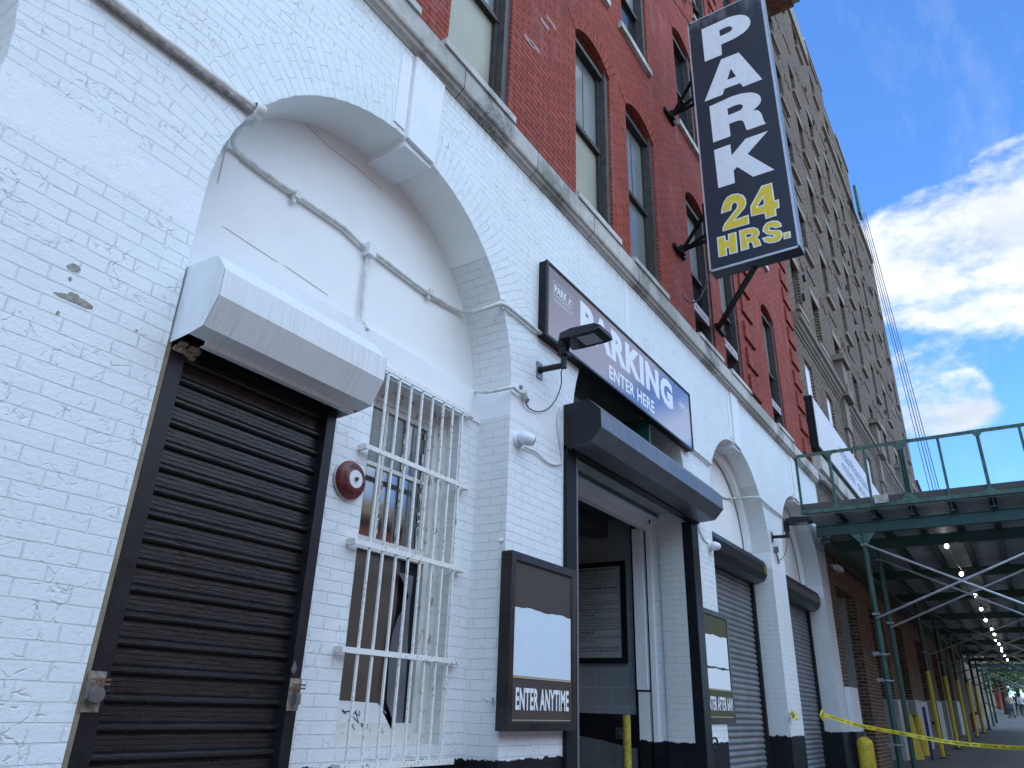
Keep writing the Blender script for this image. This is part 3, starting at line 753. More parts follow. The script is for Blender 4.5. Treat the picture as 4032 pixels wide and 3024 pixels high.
# lower part: black band, then a rough grey patch of cement with a wavy top
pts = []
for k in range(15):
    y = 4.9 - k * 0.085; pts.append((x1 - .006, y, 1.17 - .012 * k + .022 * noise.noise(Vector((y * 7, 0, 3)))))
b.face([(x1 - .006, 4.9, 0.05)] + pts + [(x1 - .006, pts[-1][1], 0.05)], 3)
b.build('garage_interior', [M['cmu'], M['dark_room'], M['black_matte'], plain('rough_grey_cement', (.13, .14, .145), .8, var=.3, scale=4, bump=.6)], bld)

# grey roller shutters of the third and fourth arches
def slat_grey():
    t = NT('grey_shutter_paint'); p = t.pos(); n, _ = t.noise(p, 2.5, 5, .6)
    t.set('Base Color', t.mix(t.ramp(n, .3, .7), (.17, .18, .195), (.24, .25, .265))); t.set('Roughness', .42); t.b.inputs['Metallic'].default_value = .25
    return t.mat
M['slat_grey'] = slat_grey()
M['sticker'] = plain('olive_sticker', (.22, .22, .03), .5, bump=0)
for i in (3, 4):
    c, r = ARCH[i]
    b = MB(); curtain(b, c - r + .1, c + r - .16, 3.34, gz(c) - .02, 3.42, .075, 'fine'); sh = b.build('roller_shutter', M['slat_grey'], bld)
    for (a, d) in ((c - r, c - r + .1), (c + r - .16, c + r - .08)):
        b = MB(); b.box(a, d, 3.28, 3.38, gz(c), 3.5); b.build('guide_rail', M['black_matte'], sh)
    b = MB(); b.box(c - r, c + r, 3.36, TY + .01, gz(c) - .05, 3.56); b.build('backing', M['black_matte'], sh)
    b = MB(); hood(b, c - r + .01, c + r - .20, [(3.38, 3.60), (3.14, 3.615), (3.06, 3.57), (3.03, 3.49), (3.035, 3.36), (3.09, 3.27), (3.20, 3.235), (3.38, 3.235)])
    b.build('hood', M['black_paint'], sh)
    b = MB(); xx = c + r - .30
    for q in range(5): b.box(xx - .05, xx + .055, 3.026, 3.029, 3.37 + q * .026, 3.388 + q * .026)
    b.box(xx - .05, xx - .04, 3.024, 3.029, 3.37, 3.49); b.box(xx + .045, xx + .055, 3.024, 3.029, 3.37, 3.49)
    b.build('sticker', M['sticker'], sh)

# ---- barred window -----------------------------------------------------------
def near_window():
    Y = RY + .17; f = MB()
    W0, W1 = WX0, WX1
    # box frame with stepped mouldings
    f.box(W0, W0 + .05, Y - .03, Y + .05, WZ0, WZ1); f.box(W1 - .07, W1, Y - .05, Y + .05, WZ0, WZ1); f.box(W1 - .12, W1 - .07, Y - .025, Y + .05, WZ0, WZ1)
    f.box(W0 + .05, W1 - .12, Y - .05, Y + .05, WZ1 - .05, WZ1); f.box(W0 + .05, W1 - .12, Y - .02, Y + .05, WZ1 - .10, WZ1 - .05)
    f.box(W0 + .05, W1 - .12, Y - .09, Y + .05, WZ0, WZ0 + .06); f.box(W0 + .05, W1 - .12, Y - .03, Y + .05, WZ0 + .06, WZ0 + .12)
    o = f.build('window', M['peeling_frame'], bld)
    x0, x1 = W0 + .05, W1 - .12; zt, zm, zb = WZ1 - .10, 2.36, WZ0 + .12
    s = MB(); st = .045
    s.box(x0, x0 + st, Y, Y + .035, zm, zt); s.box(x1 - st, x1, Y, Y + .035, zm, zt); s.box(x0 + st, x1 - st, Y, Y + .035, zt - st, zt); s.box(x0, x1, Y - .015, Y + .035, zm - .05, zm + .035)
    xi = [x0 + st, x0 + st + (x1 - x0 - 2 * st) / 3, x0 + st + 2 * (x1 - x0 - 2 * st) / 3, x1 - st]; zc = 2.895
    for x in xi[1:3]: s.box(x - .012, x + .012, Y + .004, Y + .032, zm + .035, zt - st)
    s.box(x0 + st, x1 - st, Y + .002, Y + .034, zc - .014, zc + .014)
    # ragged putty round the panes
    rr = random.Random(5)
    for x in xi:
        for k in range(26):
            z = rr.uniform(zm + .05, zt - .05); s.obox((x + rr.choice((-1, 1)) * rr.uniform(.012, .022), Y + .012, z), (rr.uniform(.004, .012), 0, 0), (0, .002, 0), (0, 0, rr.uniform(.01, .04)))
    s.build('sash', M['peeling_frame'], o)
    for a in range(3):
        for (z0, z1) in ((zm + .035, zc), (zc, zt - st)):
            p = MB(); p.face([(xi[a], Y + .02, z0), (xi[a + 1], Y + .02, z0), (xi[a + 1], Y + .02, z1), (xi[a], Y + .02, z1)])
            p.build('pane', M['mirror_pane'] if z0 < zc else (M['milky_pane'] if a < 2 else M['mirror_pane']), o)
    # boarded lower half: brown board, a curled grey sheet in front, white board with scribble
    BB = lambda x, y, YY: P(1344 + x * 1344 / 2212, 2016 + y * 1344 / 2212, YY)
    cv = [(352, 385), (395, 480), (420, 545), (390, 620), (345, 690), (312, 800), (295, 900), (275, 1230)]
    p = MB(); p.box(x0, x0 + .56, Y + .016, Y + .026, zb, zm - .05); p.build('board', M['board_brown'], o)
    p = MB(); L_ = [BB(x, y, Y - .004) for x, y in cv + [(300, 1310), (330, 1400), (342, 1490)]]; prv = None
    for i, q in enumerate(L_):
        rx = min(x1 - .045, BB((478, 468, 460, 452, 448, 442, 440, 436, 436, 436, 436)[i], cv[i][1] if i < len(cv) else 1350, Y).x)
        cur = (Vector((q.x, Y - .028, q.z)), Vector((q.x + .035, Y - .004, q.z)), Vector((rx, Y + .012, q.z)))
        if prv:
            for k in (0, 1): p.face([prv[k], prv[k + 1], cur[k + 1], cur[k]], 0, None, True)
        prv = cur
    p.build('curled_sheet', M['grey_sheet'], o)
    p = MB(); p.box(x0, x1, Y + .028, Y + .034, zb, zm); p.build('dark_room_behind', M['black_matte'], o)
    p = MB(); pl_ = [(q.x, q.z) for q in (BB(x, y, Y - .03) for x, y in ((232, 1238), (252, 1262), (290, 1300), (315, 1360), (328, 1420), (334, 1490)))]
    pl_ = [(x0, zb + .0), (x0, pl_[0][1] + .01)] + [(max(x0 + .01, x), z) for x, z in pl_[:-1]] + [(pl_[-1][0], zb)]
    p.prism([(x, Y - .03, z) for x, z in pl_], (0, .012, 0)); wb = p.build('board', M['white_plaster'], o)
    p = MB(); rr = random.Random(11)
    for (cx, cz, s0) in ((25, 1290, 32), (75, 1330, 40), (120, 1300, 30), (60, 1385, 28), (150, 1385, 24)):
        pt = [BB(max(6, cx + rr.uniform(-s0, s0)), cz + rr.uniform(-s0, s0), Y - .0325) for _ in range(6)]
        for a, c3 in zip(pt, pt[1:]): p.bar(a, c3, .004, .001, up=(0, 1, 0))
    p.build('scribble', M['ink'], wb)
def peeling():
    t = NT('peeling_white_frame'); p = t.pos(); n, _ = t.noise(p, 16, 6, .72, mapping=(1, 1, .5)); n2, _ = t.noise(p, 60, 3, .6)
    c = t.mix(t.ramp(n, .57, .63), (.66, .66, .63), (.26, .235, .20)); t.set('Base Color', c); t.set('Roughness', .65)
    t.set('Normal', t.bump(t.math('ADD', n, t.math('MULTIPLY', n2, .4)), .6, .006)); return t.mat
M['peeling_frame'] = peeling()
M['mirror_pane'] = plain('old_window_glass', (.010, .014, .018), .03, var=.3, scale=4, bump=0, spec=1.0)
M['mirror_pane'].node_tree.nodes['Principled BSDF'].inputs['IOR'].default_value = 2.1
M['milky_pane'] = plain('dusty_window_glass', (.10, .105, .10), .12, var=.35, scale=2.5, bump=0, spec=.8)
M['grey_sheet'] = plain('curled_grey_sheet', (.13, .13, .15), .45, var=.25, scale=5, bump=.1)
near_window()

# ------------------------------------------------------------------ hanging sign
SX = 8.372
sg = thing('hanging_sign', 'tall black double-sided sign reading PARK 24 HRS. on the red brick wall', 'sign', (8.48, 1.92, 6.9))
b = MB(); y0, y1, z0, z1 = 1.335, 2.50, 6.83, 11.50
b.box(SX, SX + .21, y0, y1, z0, z1); b.build('box', M['navy'], sg)
b = MB(); b.face([(SX - .004, y0 + .02, z0 + .03), (SX - .004, y1 - .012, z0 + .03), (SX - .004, y1 - .012, z1 - .02), (SX - .004, y0 + .02, z1 - .02)])
def sign_face():
    t = NT('scuffed_charcoal_face'); p = t.pos(); n, _ = t.noise(p, 1.2, 4, .6); s_, _ = t.noise(p, 5, 6, .7, mapping=(1, 1, .5)); sp = t.sepz(p)
    c = t.mix(t.ramp(n, .3, .7), (.020, .027, .042), (.032, .034, .042))
    top = t.math('MULTIPLY', t.ramp(sp[2], 10.9, 11.45), t.ramp(s_, .48, .68))
    c = t.mix(t.math('MULTIPLY', top, .7), c, (.22, .24, .26)); t.set('Base Color', c); t.set('Roughness', .42); return t.mat
b.build('face', sign_face(), sg)
b = MB()
b.box(SX - .012, SX, y1 - .014, y1 + .004, z0, z1); b.box(SX - .012, SX, y0, y1, z1 - .02, z1); b.box(SX - .012, SX + .004, y0, y1, z0, z0 + .028)
b.box(SX - .012, SX + .012, y0 - .004, y0 + .024, z0, z1)
b.build('trim', M['alu'], sg)
b = MB(); b.box(SX + .03, SX + .20, y0 - .006, y0 + .0, z0, z1); b.build('side_panel', plain('blue_grey_side', (.10, .15, .17), .4, var=.2), sg)
def pl(off, s, pts):
    o = []
    for x, y in pts:
        v = PX(off[0] + x * s, off[1] + y * s, SX - .006); o.append((-v.y, v.z))
    return o
s1 = 400 / 1659
L1 = lambda pts: pl((2700, 0), s1, pts)
L2 = lambda pts: pl((2750, 350), s1, pts)
L3 = lambda pts: pl((2800, 700), 400 / 952, pts)
OR = ((SX - .006, 0, 0), (0, -1, 0), (0, 0, 1))
b = MB()
loops_mesh(b, [L1([(258, 484), (700, 284), (810, 253), (900, 240), (975, 252), (1030, 288), (1056, 340), (1050, 405), (1010, 470), (950, 530), (860, 590), (760, 645), (577, 730), (592, 893), (312, 1010)]),
               L1([(548, 495), (640, 452), (700, 428), (735, 430), (760, 455), (755, 485), (725, 515), (680, 540), (557, 595)])], *OR)
loops_mesh(b, [L1([(578, 972), (866, 858), (1250, 1294), (938, 1416), (890, 1356), (632, 1452), (602, 1548), (310, 1659)]), L1([(734, 1118), (822, 1248), (676, 1308)])], *OR)
loops_mesh(b, [L2([(179, 288), (560, 118), (720, 72), (860, 58), (950, 75), (1005, 115), (1024, 170), (1015, 220), (980, 270), (940, 310), (886, 352), (960, 348), (1005, 370), (1030, 410), (1050, 460), (1068, 520), (1085, 548), (1099, 568), (803, 672), (780, 658), (765, 615), (750, 565), (728, 525), (700, 511), (640, 520), (502, 570), (525, 772), (243, 877)]),
               L2([(472, 326), (600, 268), (660, 252), (705, 254), (730, 280), (720, 315), (690, 345), (640, 370), (486, 433)])], *OR)
loops_mesh(b, [L2([(256, 1002), (521, 906), (541, 1090), (770, 815), (1131, 688), (802, 1064), (1241, 1319), (893, 1434), (635, 1273), (574, 1336), (597, 1535), (326, 1622)])], *OR)
b.build('white_lettering', M['sign_white'], sg)
two = [L3([(92, 338), (98, 285), (118, 225), (150, 180), (195, 155), (250, 146), (298, 160), (325, 195), (332, 240), (315, 285), (280, 325), (225, 390), (352, 345), (359, 432), (108, 504), (107, 470), (125, 430), (160, 385), (205, 325), (238, 285), (245, 250), (228, 234), (205, 240), (193, 265), (190, 305)])]
four = [L3([(472, 76), (571, 45), (596, 212), (634, 200), (643, 280), (607, 293), (615, 355), (510, 388), (500, 333), (374, 363), (366, 270)]), L3([(486, 188), (494, 250), (436, 270)])]
hh = [L3([(53, 560), (131, 540), (140, 590), (160, 583), (156, 528), (236, 506), (252, 700), (172, 720), (165, 655), (147, 660), (152, 728), (70, 747)])]
rr_ = [L3([(260, 495), (350, 470), (400, 462), (440, 478), (456, 512), (450, 540), (432, 560), (455, 580), (474, 634), (398, 658), (380, 605), (352, 610), (358, 665), (278, 690)]), L3([(330, 538), (360, 528), (382, 532), (372, 548), (332, 560)])]
ss = [L3([(480, 500), (490, 455), (520, 420), (570, 402), (625, 402), (655, 425), (664, 458), (600, 476), (575, 462), (550, 468), (548, 486), (590, 490), (645, 488), (668, 510), (672, 550), (645, 590), (600, 608), (545, 616), (500, 605), (474, 565), (545, 545), (575, 556), (592, 545), (570, 538), (520, 532)])]
dot = [L3([(676, 515), (743, 500), (750, 560), (681, 579)])]
bw = MB(); by = MB()
for lp in (two, four, hh, rr_, ss, dot):
    loops_mesh(bw, lp, *OR, extrude=.001)
    loops_mesh(by, lp, (SX - .0085, 0, 0), OR[1], OR[2], offset=-.017, extrude=.001)
bw.build('lettering_border', M['sign_white'], sg); by.build('yellow_lettering', M['sign_yellow'], sg)
# wall brackets
for zb in (9.97, 7.44):
    b = MB(); b.box(8.36, 8.76, 2.95, 3.0, zb - .035, zb + .035); b.box(8.50, 8.62, 2.90, 2.95, zb - .06, zb + .06)
    for (tx, tz) in ((8.40, .03), (8.56, .05), (8.40, .40)):
        b.bar((8.56, 2.93, zb), (tx, 2.50, zb + tz), .04, .035)
    b.box(8.38, 8.42, 2.50, 2.54, zb - .1, zb + .55); b.build('bracket', M['black_matte'], sg)
b = MB(); b.bar((8.54, 1.95, 6.84), (10.10, 2.97, 6.93), .06, .06); b.box(10.0, 10.38, 2.95, 3.0, 6.89, 6.96); b.build('brace', M['black_matte'], sg)
b = MB(); a0 = P(2690, 1160, 2.97); a3 = Vector((8.38, 2.5, 6.86)); pts = []
for k in range(15):
    t = k / 14; pts.append(a0.lerp(a3, t) + Vector((0, 0, -.30 * math.sin(math.pi * t) ** .8 * (1 - .2 * t))))
b.tube(pts, .012, 8); b.build('power_cable', M['rope'], sg)
b = MB(); b.tube([(8.5, 2.2, 11.5), (8.6, 2.75, 12.8), (8.7, 2.98, 13.4)], .008, 6); b.tube([(8.38, 2.45, 11.45), (6.9, 2.97, 12.6)], .008, 6); b.build('stay_wire', M['plank'], sg)

# ------------------------------------------------------------------ long PARKING sign
def parking_face():
    t = NT('gradient_face'); p = t.pos(); sp = t.sepz(p)
    # colour blend: taupe at the left, a blue wave across the middle, lighter at the right
    g = t.math('ADD', t.math('MULTIPLY', sp[0], 0.55), t.math('MULTIPLY', sp[2], -1.1))   # diagonal coordinate of the blend
    r_ = t.n('ShaderNodeValToRGB'); t.l(t.ramp(g, -2.75, 0.05), r_.inputs[0]); e = r_.color_ramp.elements
    e[0].position = 0.0; e[0].color = (.24, .19, .18, 1); e[1].position = 1.0; e[1].color = (.06, .12, .36, 1)
    for ps, cc in ((.22, (.40, .32, .30)), (.40, (.42, .34, .32)), (.53, (.13, .15, .26)), (.60, (.15, .18, .32)), (.72, (.58, .49, .45)), (.83, (.60, .53, .50)), (.91, (.12, .20, .48))):
        x = e.new(ps); x.color = (*cc, 1)
    t.set('Base Color', r_.outputs[0]); t.set('Roughness', .22); return t.mat
pk = thing('parking_sign', 'long banner sign reading PARKING ENTER HERE above the garage entrance', 'sign', (6.6, 2.97, 4.37))
SYF = 2.925
b = MB(); b.box(4.81, 8.37, SYF, 3.0, 4.365, 5.135); b.build('panel', [M['black_matte']], pk)
b = MB(); b.face([(4.84, SYF - .003, 4.385), (8.35, SYF - .003, 4.385), (8.35, SYF - .003, 5.115), (4.84, SYF - .003, 5.115)]); b.build('face', parking_face(), pk)
b = MB()
for (x0, x1, z0, z1) in ((4.80, 8.38, 5.115, 5.137), (4.80, 8.38, 4.363, 4.385), (4.80, 4.84, 4.385, 5.115), (8.355, 8.38, 4.385, 5.115)): b.box(x0, x1, SYF - .014, SYF, z0, z1)
b.build('frame', M['black_paint'], pk)
cs = 600 / 952
def at2(x, y): return P(2130 + x * cs, 1000 + y * cs, SYF)
pa, pb = at2(243, 285), at2(245, 490)
def at3(x, y): return P(1344 + x * 1344 / 2212, 1008 + y * 1344 / 2212, SYF)
g1 = at3(2150, 1003); e0, e1 = at3(1733, 702), at3(1735, 790); e2 = at3(2028, 1012)
b = MB()
text(b, 'PARKING', (pa.x, SYF - .004, pb.z), (1, 0, 0), (0, 0, 1), g1.x - pa.x, pa.z - pb.z, .055)
text(b, 'ENTER HERE', (e0.x, SYF - .004, e1.z), (1, 0, 0), (0, 0, 1), e2.x - e0.x, e0.z - e1.z, .03)
b.build('lettering', M['letter_white'], pk)
b = MB()
for (x0, w_, zt, s_) in ((4.93, .37, 4.99, 1.0), (7.98, .31, 4.93, .85)):
    text(b, 'PARK', (x0 + .03, SYF - .004, zt - .115 * s_), (1, 0, 0), (0, 0, 1), w_ * .62, .085 * s_, .025)
    text(b, 'it', (x0 + w_ * .76, SYF - .004, zt - .115 * s_), (1, 0, 0), (0, 0, 1), w_ * .16, .085 * s_, .02, shear=.4)
    text(b, 'MANAGEMENT', (x0 + .03, SYF - .004, zt - .155 * s_), (1, 0, 0), (0, 0, 1), w_ * .86, .026 * s_, .01)
    text(b, 'www.parkitnyc.com', (x0 + .02, SYF - .004, zt - .215 * s_), (1, 0, 0), (0, 0, 1), w_ * .92, .032 * s_, .01)
    for (a, c_, d, e_) in ((x0, x0 + w_, zt - .004, zt), (x0, x0 + .004, zt - .175 * s_, zt), (x0 + w_ - .004, x0 + w_, zt - .175 * s_, zt), (x0, x0 + w_, zt - .175 * s_ - .004, zt - .175 * s_)):
        b.face([(a, SYF - .005, d), (c_, SYF - .005, d), (c_, SYF - .005, e_), (a, SYF - .005, e_)])
b.build('emblem', M['letter_white'], pk)

# ------------------------------------------------------------------ framed posters
def poster(x0, x1, z0, z1, y, label, words, top, blocks, fr=.055, yb=3.0):
    dd_ = min(.02, (yb - y) * .5)
    t = thing('poster_case', label, 'sign', ((x0 + x1) / 2, y, z0), 'framed posters beside the garage entrance')
    b = MB()
    for (a, c_, d, e_) in ((x0, x1, z1 - fr, z1), (x0, x1, z0, z0 + fr), (x0, x0 + fr, z0 + fr, z1 - fr), (x1 - fr, x1, z0 + fr, z1 - fr)):
        b.box(a, c_, y, yb - .001, d, e_)
    # bevelled inner lip
    i = .018
    b.face([(x0 + fr, y, z1 - fr), (x1 - fr, y, z1 - fr), (x1 - fr - i, y + dd_, z1 - fr - i), (x0 + fr + i, y + dd_, z1 - fr - i)])
    b.face([(x0 + fr, y, z0 + fr), (x0 + fr + i, y + dd_, z0 + fr + i), (x1 - fr - i, y + dd_, z0 + fr + i), (x1 - fr, y, z0 + fr)])
    b.face([(x0 + fr, y, z0 + fr), (x0 + fr, y, z1 - fr), (x0 + fr + i, y + dd_, z1 - fr - i), (x0 + fr + i, y + dd_, z0 + fr + i)])
    b.face([(x1 - fr, y, z0 + fr), (x1 - fr - i, y + dd_, z0 + fr + i), (x1 - fr - i, y + dd_, z1 - fr - i), (x1 - fr, y, z1 - fr)])
    b.build('frame', M['dark_bronze'], t)
    yy = y + dd_ * .8; xa, xb, za, zb = x0 + fr + .006, x1 - fr - .006, z0 + fr + .006, z1 - fr - .006
    b = MB(); b.box(xa, xb, yy, yb - .002, za, zb); b.build('printed_sheet', top, t)
    b = MB(); rr = random.Random(int(x0 * 10)); H = zb - za
    for (u0, u1, v0, v1) in blocks:
        X0, X1, Z0, Z1 = xa + u0 * (xb - xa), xa + u1 * (xb - xa), za + v0 * H, za + v1 * H; n = 14; top_ = []; bot = []
        for k in range(n + 1):
            xx = X0 + (X1 - X0) * k / n
            top_.append((xx, Z1 + .006 * math.sin(k * .9 + x0) + .003 * math.sin(k * 2.3)))
            bot.append((xx, Z0 + (.004 * math.sin(k * 1.3) if v0 > .3 else 0)))
        for k in range(n): b.face([(bot[k][0], yy - .0025, bot[k][1]), (bot[k + 1][0], yy - .0025, bot[k + 1][1]), (top_[k + 1][0], yy - .0025, top_[k + 1][1]), (top_[k][0], yy - .0025, top_[k][1])])
    b.build('pale_panel', M['poster_blue'] if words[0] == 'ENTER ANYTIME' else M['poster_white'], t)
    b = MB(); zc = za + .262 * H
    for (a, c_, d, e_) in ((xa, xb, zc - .006, zc + .006), (xa, xb, za, za + .010), (xb - .008, xb, za, zc), (xa, xa + .004, za, zc)):
        b.face([(a, yy - .004, d), (c_, yy - .004, d), (c_, yy - .004, e_), (a, yy - .004, e_)])
    b.build('gold_border', M['gold'], t)
    b = MB(); text(b, words[0], (xa + words[1], yy - .005, za + words[3]), (1, 0, 0), (0, 0, 1), words[2], words[4], .035, extrude=0); b.build('lettering', M['letter_white'], t)
    return t
poster(4.372, 5.315, 1.250, 2.425, 2.905, 'bronze-framed poster reading ENTER ANYTIME on the white pier left of the garage', ('ENTER ANYTIME', .05, .73, .07, .14), M['poster_brown'], [(0, 1, .27, .70)])
poster(8.335, 9.36, 1.30, 2.52, 2.982, 'bronze-framed poster reading ENTER AFTER 6AM, half hidden behind the garage door rail', ('ENTER AFTER 6AM', .03, .87, .07, .15), M['poster_olive'], [(0, .97, .485, .80), (0, .98, .27, .465)])

# ------------------------------------------------------------------ notice on the block wall inside the garage
nx = 8.345
q0, q1 = PX(2200 + 760 * 700 / 2212, 2000 + 725 * 700 / 2212, nx), PX(2200 + 803 * 700 / 2212, 2500 + 285 * 700 / 2212, nx)
t = thing('framed_notice', 'black-framed parking notice full of small print on the grey block wall', 'sign', (nx, 4.3, 1.95))
ya, yb_, za, zb = min(q0.y, q1.y), 4.86, q1.z, q0.z
b = MB()
for (a, c_, d, e_) in ((ya - .06, ya, za - .06, zb + .06), (yb_, yb_ + .06, za - .06, zb + .06), (ya, yb_, zb, zb + .06), (ya, yb_, za - .06, za)): b.box(nx - .03, nx + .01, a, c_, d, e_)
b.build('frame', M['black_matte'], t)
b = MB(); b.box(nx - .012, nx + .01, ya, yb_, za, zb); b.build('sheet', M['notice_paper'], t)
lines = [('ATTENTION MANHATTAN RESIDENTS', .030, 1), ('_', 0, 0), ('IF YOU GARAGE YOUR CAR ON A MONTHLY BASIS OR', .018, 0), ('LONGER YOU MAY BE ELIGIBLE FOR AN EXEMPTION', .018, 0), ('FROM THE 8% PARKING TAX SURCHARGE. TO APPLY', .018, 0), ('FOR A CERTIFICATE OF EXEMPTION CONTACT N.Y.C.', .018, 0), ('DEPT. OF FINANCE, PARKING TAX EXEMPTION SECTION', .018, 0),
         ('THE DEPT. OF CONSUMER AFFAIRS', .032, 1), ('_', 0, 0), ('OF THE CITY OF N.Y. HAS ISSUED THE FOLLOWING', .019, 0), ('LICENSE TO THIS BUSINESS.', .019, 2), ('LICENSEE: 107 Park Ops LLC', .018, 3), ('LICENSE TITLE: PARKING GARAGE   LIC. # 2102536', .018, 0), ('THE DEPT. OF CONSUMER AFFAIRS IS LOCATED AT:', .018, 1), ('102 W. 107 Street', .018, 3), ('IF YOU HAVE ANY COMPLAINT ABOUT THIS BUSINESS, CONTACT:', .019, 1), ('212 829 - 9404     212 487 - 4444 or CALL 311', .018, 1),
         ('NOTICE', .028, 4), ('_', 0, 0), ('PURSUANT TO LAW, OPERATORS LIABILITY FOR', .021, 0), ('LOSS OR DAMAGE OF VEHICLE BY FIRE, THEFT, OR', .021, 0), ('EXPLOSION, LIMITED TO $25,000 UNLESS ADDITIONAL', .021, 0), ('FEE PAID WHEN VEHICLE FIRST PARKED & RECEIPT ISSUED', .021, 0), ('PLEASE', .028, 4), ('_', 0, 0), ('LEAVE IGNITION KEY ONLY. WE ARE NO RESPOSIBLE', .021, 0), ('FOR ANY ARTICLES LEFT IN THE CAR.', .021, 2), ('', .03, 0), ('CARS LEFT WITHOUT KEYS OR SELF LOCKING', .022, 1), ('DOORS A CHARGE OF $100.00 WILL BE ADDED', .022, 1), ('TO TICKET RATE.', .022, 5)]
b = MB(); W_ = yb_ - ya - .06; tot_h = sum((h if h else .008) + .0105 for _, h, _ in lines); k_ = (zb - za - .03) / tot_h; z = zb - .015
for s_, h, st in lines:
    h *= k_
    if s_ == '_': b.face([(nx - .0135, ya + .03, z - .006), (nx - .0135, ya + .03 + W_, z - .006), (nx - .0135, ya + .03 + W_, z - .009), (nx - .0135, ya + .03, z - .009)]); z -= (.0185) * k_; continue
    if s_:
        f = {0: 1, 1: .96, 2: .6, 3: .45, 4: .2, 5: .32}[st]; ww = W_ * f; y_left = yb_ - .03 - (0 if st in (0, 2, 5) else (W_ - ww) / 2)
        text(b, s_, (nx - .0135, y_left, z - h * .8), (0, -1, 0), (0, 0, 1), ww, h * .78, .03 if st in (1, 4, 5) else .008, res=1)
    z -= h + .0105 * k_
b.build('lettering', M['ink'], t)

# ------------------------------------------------------------------ alarm bell
bc = P(1300 + 195 * 600 / 1171, 1400 + 950 * 600 / 1171, 3.235)
t = thing('alarm_bell', 'round dull-red sprinkler alarm bell on the white wall between shutter and window', 'alarm bell', (bc.x, 3.30, bc.z))
def lathe(b, c, ax, prof, n=40, m=None):
    """prof: (distance along axis, radius)"""
    ax = Vector(ax).normalized(); u = ax.cross(Vector((0, 0, 1)) if abs(ax.z) < .9 else Vector((1, 0, 0))).normalized(); v = ax.cross(u)
    for i, (p, q) in enumerate(zip(prof, prof[1:])):
        for k in range(n):
            a0, a1 = 2 * math.pi * k / n, 2 * math.pi * (k + 1) / n
            def pt(r_, a): return Vector(c) + ax * r_[0] + (u * math.cos(a) + v * math.sin(a)) * r_[1]
            pts = [pt(p, a0), pt(p, a1), pt(q, a1), pt(q, a0)]
            if q[1] < 1e-6: pts = pts[:3]
            if p[1] < 1e-6: pts = [pts[0], pts[2], pts[3]]
            b.face(pts, (m[i] if m else 0), None, True)
b = MB(); lathe(b, (bc.x, 3.30, bc.z), (0, -1, 0), [(0, .118), (.022, .122), (.035, .116), (.052, .100), (.064, .072), (.068, .056), (.0681, .0)])
b.build('gong', M['bell_red'], t)
b = MB(); lathe(b, (bc.x, 3.30, bc.z), (0, -1, 0), [(.005, .124), (.012, .128), (.016, .122)]); b.build('rim', M['white_pipe'], t)
b = MB(); lathe(b, (bc.x, 3.30 - .068, bc.z), (0, -1, 0), [(.0, .056), (.003, .055), (.003, 0)]); b.build('centre_plate', M['camera_white'], t)
b = MB(); lathe(b, (bc.x, 3.30 - .070, bc.z), (0, -1, 0), [(0, .013), (.012, .013), (.012, .007), (.022, .006), (.022, 0)], 12); b.build('bolt', M['rusty'], t)
b = MB()
def ring_text(s, a_start, a_end, rad, size, flip):
    for i, ch in enumerate(s):
        if ch == ' ': continue
        a = R(a_start + (a_end - a_start) * i / (len(s) - 1)); rv = Vector((math.cos(a), 0, math.sin(a))); tg = Vector((math.sin(a), 0, -math.cos(a)))
        up, rt = (rv, tg) if not flip else (-rv, -tg)
        c0 = Vector((bc.x, 3.30 - .0635, bc.z)) + rv * rad; nrm = Vector((0, -1, 0)); upv = (up + Vector((0, .45 if not flip else -.45, 0))).normalized()
        text(b, ch, c0 - rt * size * .38 - upv * size * .5, rt, upv, size * (.25 if ch == 'I' else .7), size, .01, res=1)
ring_text('RELIABLE', 120, 22, .082, .026, False); ring_text('SPRINKLER ALARM', 162, 352, .086, .022, True)
b.build('lettering', M['ink'], t)

# ------------------------------------------------------------------ window grille
t = thing('window_grille', 'white rust-flecked bar grille over the broken ground-floor window', 'grille', (3.7, 3.25, 1.05))
def bars_mat():
    q = NT('rust_flecked_white_bar'); p = q.pos(); n, _ = q.noise(p, 60, 4, .7, mapping=(1, 1, .6)); n2, _ = q.noise(p, 3, 3, .5)
    f = q.math('MULTIPLY', q.ramp(n, .56, .64), q.ramp(n2, .35, .6, .25, 1)); q.set('Base Color', q.mix(f, (.76, .76, .73), (.20, .12, .08))); q.set('Roughness', .5); q.set('Normal', q.bump(n, .3, .003)); return q.mat
M['bars'] = bars_mat(); gy = 3.245
W5 = lambda x, y, Y=gy: P(1300 + x * 600 / 1171, 1400 + y * 600 / 1171, Y)
xs_ = [3.268 + k * (4.145 - 3.268) / 8 for k in range(9)]
xs_ = [W5(x, y).x for x, y in ((450, 130), (540, 175), (630, 225), (713, 270), (792, 312), (873, 358), (945, 395), (1018, 436))]
for x in xs_:
    b = MB(); b.bar((x, gy, 1.045), (x, gy, 3.46), .014, .014); b.build('upright_bar', M['bars'], t)
for (z, xa, xb) in ((3.472, 3.235, 4.19), (2.60, 3.13, 4.185), (1.925, 3.12, 4.20), (1.49, 3.10, 4.19), (1.055, 3.10, 4.20)):
    pass
B3 = lambda x, y, Y=gy: P(1344 + x * 1344 / 2212, 2016 + y * 1344 / 2212, Y)
